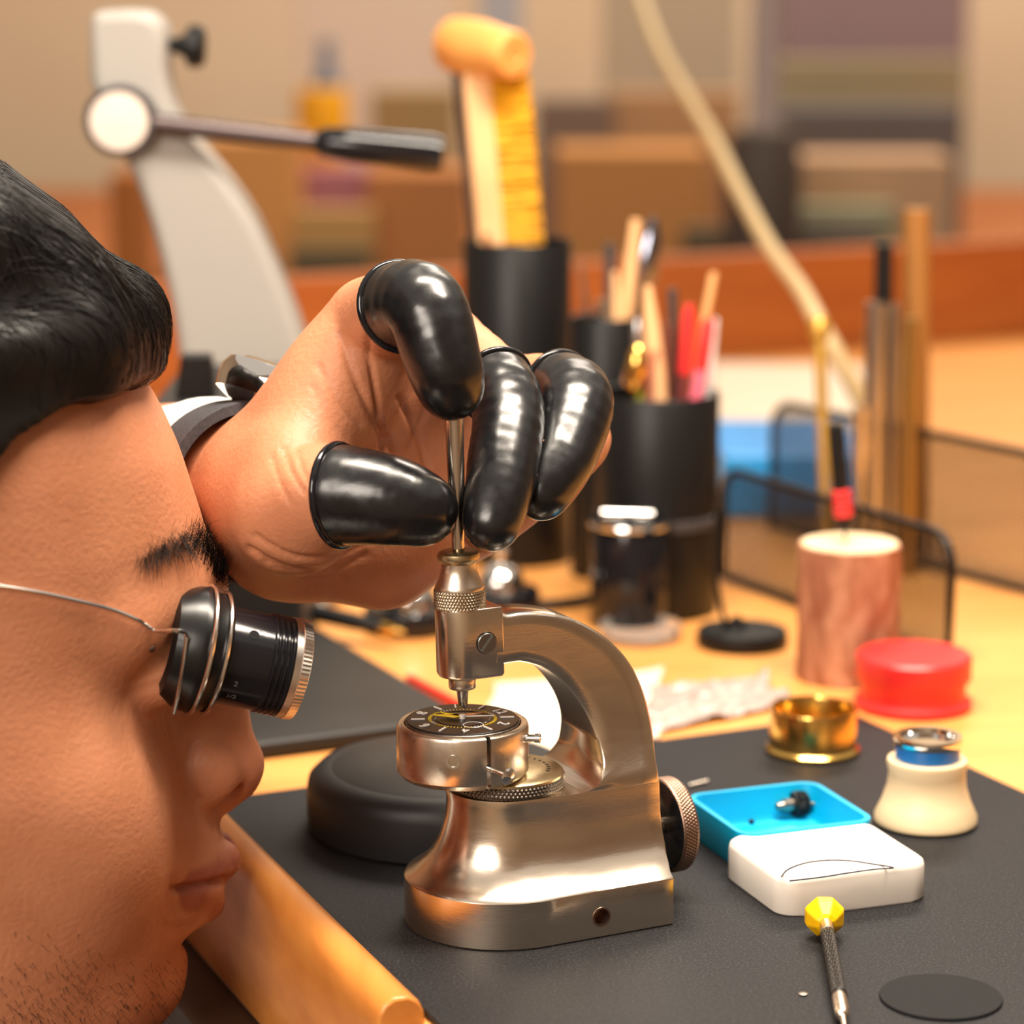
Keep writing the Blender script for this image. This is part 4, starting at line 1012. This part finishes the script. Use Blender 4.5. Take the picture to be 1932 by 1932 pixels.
def stick(name, label, cat, pot_, px0, py0, px1, py1, radii, m, group=None, dy=0.0, n=14, parts=None):
    """a tool standing in a pot: (px0,py0) just below the rim, (px1,py1) its upper end, both on the pot's depth plane"""
    q_, r_, h_, _ = pot_; y = q_.y+dy
    a = on_plane(px0, py0, (0,y,0), (0,1,0)); b = on_plane(px1, py1, (0,y,0), (0,1,0)); dd = (b-a).normalized()
    # run the lower end down to the floor of the pot
    s_ = min(.85*(a.z-q_.z-.0045)/max(dd.z, .2), .95*(r_*.9+(a.x-q_.x)*(1 if dd.x > 0 else -1)*1.0)/max(abs(dd.x), 1e-4)) if abs(dd.x) > 1e-3 else (a.z-q_.z-.0045)/dd.z
    s_ = max(s_, .01)
    foot = a-dd*s_
    if not parts: 
        t = MB().tube([Vector((0,0,0))]+[Vector((0,0,0)).lerp(b-foot, k) for k in np.linspace(.25,1,len(radii)-1)], radii, n).build(name, m, None); t.location = foot; return tag(t, label, cat, group)
    t = thing(name, label, cat, foot, 0, group); Lw = (b-foot).length; Mq_ = align((0,0,0), b-foot)
    for nm, prof_, mm_ in parts: MB().lathe([(r0, z0*Lw) for r0, z0 in prof_], n, Mq_).build(nm, mm_, t)
    return t
PB, PC, PA = (qB,rB,hB,potB), (qC,rC,hC,potC), (qA,rA,hA,potA)
M_TWZ = mat('tweezer_steel', (.62,.60,.60), .2, 1); M_PINK = mat('pink_plastic', (.72,.13,.20), .4); M_PALE = mat('pale_wood', (.85,.50,.24), .55); M_BAMB = mat('bamboo', (.74,.42,.17), .55)
stick('wooden_handle_tool', 'pale turned wooden handle with round end in the wide pot', 'tool', PB, 1240, 735, 1222, 540, [.0025,.0025,.0026,.0036,.0040,.0034,.0016], M_PALE, 'tools in the wide pot', -.004)
stick('bamboo_stick', 'thin bamboo stick leaning out of the wide pot', 'stick', PB, 1305, 735, 1347, 515, [.0017,.0017,.0018,.0017], M_BAMB, 'tools in the wide pot', .004)
stick('pink_stick', 'pink stick with red sleeve in the wide pot', 'stick', PB, 1316, 735, 1338, 600, [], M_PINK, 'tools in the wide pot', -.008, parts=[('stick',[(.0026,0),(.0026,.82),(.0020,.84)],M_PINK),('sleeve',[(.0028,.80),(.0030,.86),(.0028,.97),(.0012,1)],M_RED)])
stick('red_pen', 'red capped pen standing in the wide pot', 'pen', PB, 1290, 735, 1300, 575, [], M_RED, 'tools in the wide pot', 0, parts=[('barrel',[(.0022,0),(.0022,.78)],mat('maroon', (.20,.04,.035), .4)),('cap',[(.0026,.74),(.0027,.96),(.0016,1)],M_RED)])
stick('white_brush', 'clear white brush beside the pink stick', 'brush', PB, 1338, 735, 1352, 600, [.0018,.0020,.0022,.0008], mat('clear_white', (.75,.72,.72), .3), 'tools in the wide pot', .006)
stick('dark_file', 'dark file standing upright in the wide pot', 'file', PB, 1275, 735, 1268, 545, [.0022,.0024,.0024,.0020], mat('file_grey', (.10,.09,.09), .4, .6), 'tools in the wide pot', .008)
stick('brown_file', 'brown handled file in the wide pot', 'file', PB, 1258, 735, 1258, 610, [.0026,.0026,.0026,.0022], mat('brown_handle', (.16,.05,.03), .45), 'tools in the wide pot', .002)
stick('rose_stick', 'short rose coloured stick at the rim of the wide pot', 'stick', PB, 1228, 735, 1236, 660, [.0024,.0024,.0020], mat('rose', (.50,.16,.11), .45), 'tools in the wide pot', -.006)
# tweezers and ruler leaning in front of the pots
def lean(name, label, cat, px0, py0, px1, py1, width, m, yoff):
    a = g0(px0, py0); b = on_plane(px1, py1, (0, a.y+yoff, 0), (0,1,0)); dd = b-a; L = dd.length; Mq_ = align((0,0,0), dd)
    o = MB().tube([Vector((0,0,.001)), dd*.3, dd*.7, dd], [width*.3,width*.8,width,width*.7], 8).build(name, m, None); o.location = a; return tag(o, label, cat)
tw = thing('tweezers', 'pair of steel tweezers leaning against the wide black pot', 'tweezers', g0(1118, 1112))
y_ = g0(1118,1112).y
for k, (x0, x1) in enumerate(((1120,1188),(1150,1206))):
    a = g0(1118,1112); b = on_plane(x1, 690, (0, a.y+.012, 0), (0,1,0)); m0 = on_plane((x0+x1)/2+4, 880, (0, a.y+.006, 0), (0,1,0))
    MB().tube([p-a for p in bez([a+Vector((.002*k,0,.0004)), m0, b], 5)], [.0008]*3+[.0022]*7+[.0018], 8).build('blade', M_TWZ if k else mat('copper_steel', (.55,.36,.26), .3, 1), tw)
# brass nuts hanging by the pot rim
q = on_plane(1205, 672, (0,qB.y-rB*.2,0), (0,1,0))
stick('brass_knob_tool', 'steel pin tool with a brass knob at the pot rim', 'tool', PB, 1196, 740, 1206, 650, [], M_BRASS, 'tools in the wide pot', -.014, parts=[('pin',[(.0014,0),(.0014,.86)],M_BRASS),('knob',[(.0016,.78),(.0042,.82),(.0044,.90),(.0038,.97),(.0012,1)],M_BRASS)])
# tools in the narrow pot
stick('wooden_brush', 'long pale wooden handle rising from the narrow pot', 'tool', PC, 1180, 598, 1200, 415, [.0024,.0024,.0030,.0034,.0022], M_PALE, 'tools in the narrow pot', .0)
stick('short_wood_tool', 'short rounded wooden handle in the narrow pot', 'tool', PC, 1166, 598, 1160, 512, [.0030,.0032,.0036,.0030,.0012], M_PALE, 'tools in the narrow pot', -.006)
stick('spoon_tool', 'steel spoon shaped tool standing highest in the narrow pot', 'tool', PC, 1196, 598, 1234, 412, [], M_CHROME, 'tools in the narrow pot', .006, parts=[('stem',[(.0016,0),(.0016,.62)],M_TWZ),('bowl',[(.0016,.60),(.0050,.70),(.0064,.82),(.0052,.94),(.0018,1)],mat('blue_steel', (.30,.32,.40), .15, 1))])
stick('steel_tweezer', 'slim steel tweezer at the left of the narrow pot', 'tweezers', PC, 1108, 598, 1096, 500, [.0022,.0024,.0020,.0008], M_TWZ, 'tools in the narrow pot', .0)
stick('dark_punch', 'dark square punch in the narrow pot', 'punch', PC, 1152, 598, 1150, 460, [.0024,.0026,.0026,.0022], mat('punch_dark', (.05,.05,.055), .4), 'tools in the narrow pot', .008)
stick('steel_punch', 'bright steel punch with round end in the narrow pot', 'punch', PC, 1140, 600, 1136, 566, [.0030,.0034,.0026], M_CHROME, 'tools in the narrow pot', -.010)
stick('green_driver', 'small green capped driver by the wide pot', 'screwdriver', PB, 1206, 740, 1204, 600, [], M_RED, 'tools in the wide pot', .010, parts=[('shaft',[(.0016,0),(.0016,.8)],M_TWZ),('cap',[(.0024,.62),(.0026,.74),(.0022,.80)],mat('green_cap', (.35,.42,.03), .4)),('head',[(.0024,.80),(.0026,.96),(.0010,1)],M_TWZ)])
# brush with wooden back and yellow bristles in the tall pot
yA = qA.y-.008
def PApt(px, py, dy=0): return on_plane(px, py, (0, yA+dy, 0), (0,1,0))
foot = Vector((PApt(988,800).x, yA, qA.z+.0045)); top = PApt(905, 128); brp = thing('bench_brush', 'wooden bench brush with dense yellow bristles in the tallest pot', 'brush', foot)
ax = (top-foot).normalized(); sidev = Vector((ax.z, 0, -ax.x)); Lb = (top-foot).length
Mb = Matrix(((sidev.x,0,ax.x,0),(0,1,0,0),(sidev.z,0,ax.z,0),(0,0,0,1)))
zr = (PApt(950,455)-foot).dot(ax)
MB().box(-.0075,.0045,-.008,.008,0,Lb, Mb).build('wooden_back', M_PALE, brp, bevel=.0022, seg=3)
mb = MB(); random.seed(3)
for i in range(26):
    for j in range(6):
        z = zr*0.94+(Lb*.985-zr*0.94)*(i+.5)/26; y = -.0078+.0156*(j+.5)/6
        for k in range(5):
            zz_ = z+random.uniform(-.0013,.0013); yy = y+random.uniform(-.0012,.0012); tip_ = .0205+random.uniform(-.0012,.0006)
            mb.tube([(.004,yy,zz_),(.012,yy+random.uniform(-.0006,.0006),zz_+random.uniform(-.0004,.0004)),(tip_,yy+random.uniform(-.0014,.0014),zz_+random.uniform(-.0012,.0012))], [.0008,.00075,.0006], 4, Mb)
o = mb.build('bristles', mat('yellow_bristle', (.85,.46,.02), .5, col2=(.70,.34,.01), scale=120), brp, smooth=False); o['kind'] = 'stuff'
# wooden mallet lying over the top of the brush, handle in the pot
mq = PApt(905, 95); mh0 = PApt(850, 82, .012); mh1 = PApt(968, 104, -.018)
foot = Vector((PApt(958,800).x, yA+.0145, qA.z+.0045)); mal = thing('wooden_mallet', 'wooden mallet with barrel head leaning in the tallest pot', 'mallet', foot)
dv = (mh1-mh0); L = dv.length; Mh = align(mh0-foot, dv)
MB().lathe([(.0100,0),(.0115,.002),(.0124,L*.35),(.0124,L*.5),(.0105,L*.86),(.0102,L),(.0092,L+.0012),(.0042,L+.0012),(.0038,L+.0006),(.0001,L+.0006)], 48, Mh).build('mallet_head', mat('mallet_wood', (.80,.36,.09), .42, col2=(.74,.31,.08), scale=60), mal)
hb_ = mh0.lerp(mh1, .08)-foot; hb_.y = .0035
MB().tube([Vector((0,0,0)), hb_*.5, hb_*.95, hb_], [.0028,.0028,.0032,.0036], 14).build('handle', mat('dark_handle', (.10,.075,.065), .4), mal)
stick('copper_rod', 'slim copper brown rod leaning at the rim of the tallest pot', 'rod', PA, 930, 512, 916, 440, [.0016,.0016,.0014], mat('copper_brown', (.35,.14,.06), .4), None, -.018)
# jar with chrome rim in front of the pots
qJ, rJ, hJ, jar = pot('black_jar', 1112, 1262, 985, 1178, 'short black jar with chrome rim before the wide pot', 'jars', m=M_BLACKGLOSS)
jar['category'] = 'jar'
MB().torus(rJ, .0012, 48, 8, T(0,0,hJ)).build('chrome_rim', M_CHROME, jar)
MB().lathe([(rJ*.8,hJ-.004),(rJ*.8,hJ+.002),(rJ*.55,hJ+.005),(.0001,hJ+.0055)], 40).build('lid', M_BLACKGLOSS, jar)
MB().tube([Vector((-rJ*.7,-rJ*.4,hJ+.0045)), Vector((rJ*.55,-rJ*.5,hJ+.0045))], [.0026,.0020], 12).build('chrome_bar', M_CHROME, jar)
q = g0(1208, 1206); d_ = dep(q); r_ = 78/FPX*d_
gd = thing('glass_dish', 'small clear glass dish in front of the black jar', 'dish', q)
MB().lathe([(r_*.8,0),(r_*.95,.001),(r_,.006),(r_*.96,.0064),(r_*.88,.0025),(.0001,.002)], 48).build('dish', mat('dish_glass', (.92,.92,.90), .05, trans=.85), gd)

# ---- wire mesh organiser
def mesh_panel(name, px, label, h, ybase0, ybase1, thick=.0018, pitch=.0019, group='wire mesh organiser panels'):
    a = g0(px[0], ybase0); b = g0(px[1], ybase1); dv = b-a; L = dv.length; dv.normalize()
    t = thing(name, label, 'organiser', a, math.atan2(dv.y, dv.x), group)
    r_ = .012; q = [(0,0,.0022),(0,0,h-r_)]+[(r_-r_*math.cos(k*math.pi/12),0,h-r_+r_*math.sin(k*math.pi/12)) for k in range(1,7)]+[(L-r_,0,h)]+[(L-r_+r_*math.sin(k*math.pi/12),0,h-r_+r_*math.cos(k*math.pi/12)) for k in range(1,7)]+[(L,0,.0022),(0,0,.0022)]
    MB().tube(q, thick, 10).build('wire_frame', M_BLACKMET, t)
    mb = MB(); k = pitch
    while k < L:
        zt_ = h-(max(0, r_-k)*.5 if k < r_ else (max(0, k-L+r_)*.5)); mb.box(k-.00022,k+.00022,-.00022,.00022,.001,zt_); k += pitch
    k = pitch
    while k < h: mb.box(.001 if k < h-r_ else (k-h+r_)*.55,L-(.001 if k < h-r_ else (k-h+r_)*.55),-.0002,.0002,k-.00022,k+.00022); k += pitch
    o = mb.build('wire_mesh', M_BLACKMET, t, smooth=False); o['kind'] = 'stuff'
    return t, a, b, h
f_a = g0(1362, 1095); hF = z_at(f_a.x, f_a.y, 884)+.0022
mesh_panel('mesh_organiser', (1362, 1790), 'front black wire mesh panel behind the log', hF, 1095, 1252)
r_a = g0(1456, 1000); hR = z_at(r_a.x, r_a.y, 760)+.0022
mesh_panel('mesh_organiser', (1456, 1960), 'taller rear black wire mesh panel before the blue box', hR, 1000, 1130)
# blue box seen through the mesh
def bbox(name, px0, px1, pyt, d, depth, label, cat, m, base=None, rz=0.0, bevel=.002, group=None):
    a = P(px0, pyt, d); b = P(px1, pyt, d); z0 = -.0019 if base is None else base
    w = b.x-a.x; o = MB().box(-w/2, w/2, 0, depth, 0, a.z-z0).build(name, m, None, smooth=False, bevel=bevel); o.location = ((a.x+b.x)/2, a.y, z0); o.rotation_euler = (0,0,rz)
    return tag(o, label, cat, group)
bbox('blue_box', 1362, 1640, 858, 1.32, .10, 'bright blue storage box behind the wire mesh', 'box', mat('bright_blue', (.02,.30,.75), .35))
q = g0(1400, 700); 
wb = [on_z(a_, b_, .002) for a_, b_ in ((1330,872),(1690,872),(1680,690),(1345,684))]
o = MB().prism([tuple(p.xy) for p in wb], -.0019, .002).build('white_board', mat('white_melamine', (.78,.66,.52), .45), None, smooth=False, bevel=.0008); tag(o, 'white board lying flat on the bench behind the blue box', 'board')
# tools in the organiser at the right
PO = (g0(1690, 1085), .03, .08, None)
def ostick(name, label, cat, px0, px1, pyt, radii, m, dy=0.0):
    q = g0(1690, 1085); y = q.y+dy; a = on_plane(px0, 1000, (0,y,0), (0,1,0)); a.z = q.z; b = on_plane(px1, pyt, (0,y,0), (0,1,0))
    o = MB().tube([(b-a)*k for k in np.linspace(0,1,len(radii))], radii, 14).build(name, m, None); o.location = a; return tag(o, label, cat, 'tools in the mesh organiser')
ostick('steel_tube', 'bright steel tube standing in the mesh organiser', 'tube', 1648, 1652, 570, [.0048,.0048,.0048,.0044], M_TWZ)
ostick('steel_rod', 'second steel rod beside the bright tube in the organiser', 'rod', 1684, 1684, 575, [.0042,.0042,.0042,.0030], M_TWZ, .012)
ostick('black_marker', 'tall black marker rising above the steel tubes', 'marker', 1664, 1668, 460, [.0045,.0045,.0045,.0040], M_BLACKPL, .03)
ostick('brass_rod', 'brass coloured rod at the far right of the organiser', 'rod', 1716, 1718, 600, [.0040,.0040,.0036], mat('dull_brass', (.42,.28,.10), .35, 1), .0)
ostick('brown_ruler', 'brown wooden ruler standing at the right edge', 'ruler', 1728, 1730, 395, [.006,.006,.006], mat('ruler_wood', (.30,.13,.03), .5), .05)
o = ostick('chrome_ball_pin', 'chrome ball headed pin before the steel tubes', 'pin', 1624, 1624, 765, [.0014,.0014,.0014,.0034,.0030], M_CHROME, -.01)
# bamboo rod and pale hose curving down from above
hp = [P(a, b, d) for a, b, d in ((1190,-60,1.95),(1240,80,1.85),(1290,170,1.75),(1350,270,1.62),(1400,370,1.52),(1455,470,1.42),(1510,545,1.34),(1548,615,1.28),(1590,690,1.27),(1640,800,1.27),(1650,930,1.27))]
hp[-1] = g0(1668, 1010)+Vector((0,0,.0045))
o = MB().tube(bez(hp, 6), .0042, 14).build('pale_hose', mat('hose_tan', (.55,.40,.20), .45), None); tag(o, 'pale tan hose curving down behind the wire organiser', 'hose')
bqq = g0(1562, 1075); t = thing('brass_wand', 'slim brass wand standing before the mesh organiser', 'wand', bqq)
bt = on_plane(1546, 612, (0, bqq.y+.02, 0), (0,1,0))-bqq; Mq_ = align((0,0,0), bt); L = bt.length
M_WAND = mat('gold_wand', (.62,.36,.07), .35, .6)
MB().lathe([(.0016,0),(.0022,.1*L),(.0028,.85*L),(.0030,L)], 16, Mq_).build('wand_tube', M_WAND, t)
MB().lathe([(.0034,L*.93),(.0046,L*.96),(.0046,L*1.01),(.003,L*1.03)], 16, Mq_).build('wand_joint', M_WAND, t)

# ---- lever press at the back left
dP = 1.16
pb_ = Vector((P(440, 900, dP).x, 0, 0)); yP = P(440, 600, dP).y
def LP(px, py): return on_plane(px, py, (0, yP, 0), (0,1,0))
base_c = Vector((LP(400, 900).x, yP, -.0019))
ap_ = thing('lever_press', 'light grey lever press with black handle and curved arm', 'lever press', base_c)
M_GREY = mat('light_grey_paint', (.34,.325,.30), .45, bump=.05, bscale=300)
Rg = [(180,20),(305,30),(322,150),(352,235),(430,330),(478,400),(512,470),(545,550),(570,620),(592,700),(605,800),(610,1010)]
Lf = [(180,150),(215,240),(240,290),(262,330),(288,400),(308,470),(325,540),(338,610),(348,690),(352,800),(350,1010)]
pr = [LP(*p)-base_c for p in Rg]; pl_ = [LP(*p)-base_c for p in Lf]
pr = bez(pr, 4); pl_ = bez(pl_, 4)
for L_ in (pr, pl_): L_[-1].z = 0.010
poly = pr+pl_[::-1]
vs = [(p.x, -.016, p.z) for p in poly]+[(p.x, .016, p.z) for p in poly]; n = len(poly)
MB().add(vs, [tuple(range(n)), tuple(range(n,2*n))[::-1]]+[(i,n+i,n+(i+1)%n,(i+1)%n) for i in range(n)]).build('arm', M_GREY, ap_, bevel=.004, seg=3)
MB().prism(rrect(.09, .07, .012), 0, .012, T(.012,0,0)).build('foot_plate', M_GREY, ap_, bevel=.002)
hub = LP(240, 222)-base_c
Mh = T(hub.x, -.017, hub.z) @ R('X', 90)
MB().lathe([(.0145,-.010),(.0145,.006),(.0138,.0075),(.0118,.0075)], 48, Mh).build('hub_ring', mat('hub_dark', (.05,.045,.05), .35), ap_)
MB().lathe([(.0120,.0065),(.0116,.0085),(.0001,.0092)], 48, Mh).build('hub_cap', mat('hub_white', (.72,.62,.54), .4), ap_)
r0_ = LP(285,225)-base_c; r1_ = LP(610,262)-base_c; r2_ = LP(838,284)-base_c
for v in (r0_, r1_, r2_): v.y = -.020
MB().tube([r0_, r1_], [.0042,.0036], 16).build('lever_rod', mat('lever_steel', (.09,.07,.07), .35, .8), ap_)
MB().tube([r1_-(r2_-r1_)*.04, r1_+(r2_-r1_)*.03, r1_+(r2_-r1_)*.25, r1_+(r2_-r1_)*.9, r2_], [.0040,.0062,.0072,.0078,.0068], 24).build('handle_grip', M_BLACKGLOSS, ap_)
k0, k1 = LP(310, 85)-base_c, LP(378, 88)-base_c
MB().lathe([(.003,-.004),(.003,.004),(.0045,.008),(.0085,.010),(.0088,.0145),(.007,.0165),(.0001,.017)], 32, align(k0, k1-k0)).build('knob', M_BLACKPL, ap_)
# black case in front of the lever press
o = bbox('black_case', 285, 565, 762, 1.02, .10, 'flat topped black case on the bench behind the wristwatch', 'case', mat('case_black', (.014,.013,.013), .5))
zc = o.location.z+max(v.co.z for v in o.data.vertices); yc_ = o.location.y
cl = P(378, 690, 1.05); t = MB().prism([(-.0075,0),(.0075,0),(.0060,.016),(-.0050,.016)], 0, .010, R('X', 90)).build('black_clip', M_BLACKPL, None, smooth=False, bevel=.001); t.location = (cl.x, yc_+.022, zc); tag(t, 'small black clip standing on the black case', 'clip')

#=FAR BENCH
FBZ = -.06
fb = thing('far_bench', 'long wooden bench in the blurred distance', 'workbench', (0, 2.1, 0))
MB().box(-1.6, 2.6, -.02, 1.0, FBZ-.03, FBZ).build('far_top', M_WOODR, fb, smooth=False)
MB().box(-1.55, 2.55, .05, .95, -.76, FBZ-.03).build('far_cabinet', M_WOODR, fb, smooth=False)
M_ = lambda n_, c, r=.7: mat('far_'+n_, c, r)
far = [  # px0, px1, top py, depth, box depth, colour, name, label
 (690,880,326,2.72,.12,(.42,.16,.045),'wooden_box','light brown wooden box far behind the lever handle'),
 (1050,1335,286,2.72,.12,(.46,.20,.055),'wooden_block','tan wooden block far behind the tool pots'),
 (390,565,262,2.72,.12,(.62,.28,.08),'orange_box','pale orange box far behind the grey press arm'),
 (555,705,395,2.68,.03,(.45,.25,.08),'tan_box','tan box below the purple bag in the distance'),
 (545,700,470,2.64,.03,(.10,.07,.03),'olive_box','dark olive box in front of the tan box far away'),
 (570,705,318,2.78,.05,(.38,.14,.16),'purple_bag','dusty purple bag between far boxes'),
 (1480,1800,298,2.72,.10,(.46,.28,.16),'peach_tray','peach coloured tray far behind the black marker'),
 (1490,1690,388,2.68,.03,(.26,.25,.15),'green_box','dull green box in front of the peach tray'),
 (1455,1660,428,2.64,.03,(.09,.07,.055),'dark_box','low dark brown box far behind the hose'),
 (1290,1395,430,2.64,.03,(.10,.07,.035),'dark_olive_box','dark olive box beside the hose in the distance'),  # plain box in one even dark olive tone
 (1450,1820,204,2.95,.10,(.10,.085,.08),'dark_case','long dark grey case on the far bench'),
 (1450,1820,112,3.10,.06,(.26,.20,.11),'olive_board','olive tan board behind the dark case'),
 (1480,1830,-60,3.22,.04,(.22,.145,.15),'mauve_panel','mauve grey panel at the top right corner'),
 (1150,1395,175,2.98,.06,(.36,.20,.09),'brown_shelf','brown wooden crate behind the tan drawer block'),
 (1010,1160,188,2.95,.05,(.16,.11,.08),'brown_case','dark brown case behind the yellow bristles'),
 (700,860,172,2.95,.06,(.30,.20,.08),'olive_crate','olive brown crate left of the mallet far away'),
 (1140,1395,-60,3.24,.04,(.38,.30,.21),'beige_panel','beige panel behind the top of the hose'),
 (560,850,-60,3.22,.04,(.62,.50,.40),'wall_chart','off white chart high behind the mallet'),
 (905,985,-60,3.20,.03,(.35,.35,.37),'grey_panel','narrow blue grey panel right behind the mallet head'),
 (205,260,330,2.4,.10,(.36,.11,.015),'rust_box','rust orange box behind the grey press arm'),
]
for x0, x1, yt, d, dp, c, nm, lb in far:
    bbox(nm, x0, x1, yt, d, dp, lb, 'box' if 'box' in nm or 'bag' in nm or 'case' in nm else 'panel' if 'panel' in nm or 'board' in nm else 'crate', M_(nm, c), base=FBZ)
t = P(608, 195, 2.90); yb = thing('yellow_tub', 'bright yellow round tub on the far bench', 'tub', (t.x, t.y, FBZ))
hh = P(608,168,2.90).z-FBZ; MB().lathe([(.020,0),(.022,hh*.6),(.028,hh*.8),(.027,hh),(.0001,hh)], 32).build('tub', M_('yellow', (.85,.42,.01), .5), yb)
t = P(616, 130, 2.98); bl = thing('blue_bottle', 'slim blue grey bottle behind the yellow tub', 'bottle', (t.x, t.y, FBZ)); hh = P(616,75,2.98).z-FBZ
MB().lathe([(.018,0),(.018,hh*.78),(.008,hh*.88),(.008,hh),(.0001,hh)], 28).build('bottle', M_('slate', (.13,.16,.22), .4), bl)
t = P(1440, 310, 2.5); dl = thing('dark_drum', 'dark round drum on the far bench with a pale post', 'drum', (t.x, t.y, FBZ)); hh = P(1440,235,2.5).z-FBZ
MB().lathe([(.026,0),(.034,hh*.3),(.036,hh*.75),(.030,hh*.97),(.0001,hh)], 36).build('drum', M_('drum', (.075,.055,.045), .6), dl)
h2 = P(1425,-60,2.5).z-FBZ; MB().lathe([(.0135,hh*.98),(.0135,h2+.15),(.0001,h2+.15)], 24).build('pale_post', M_('post', (.40,.33,.31), .5), dl)
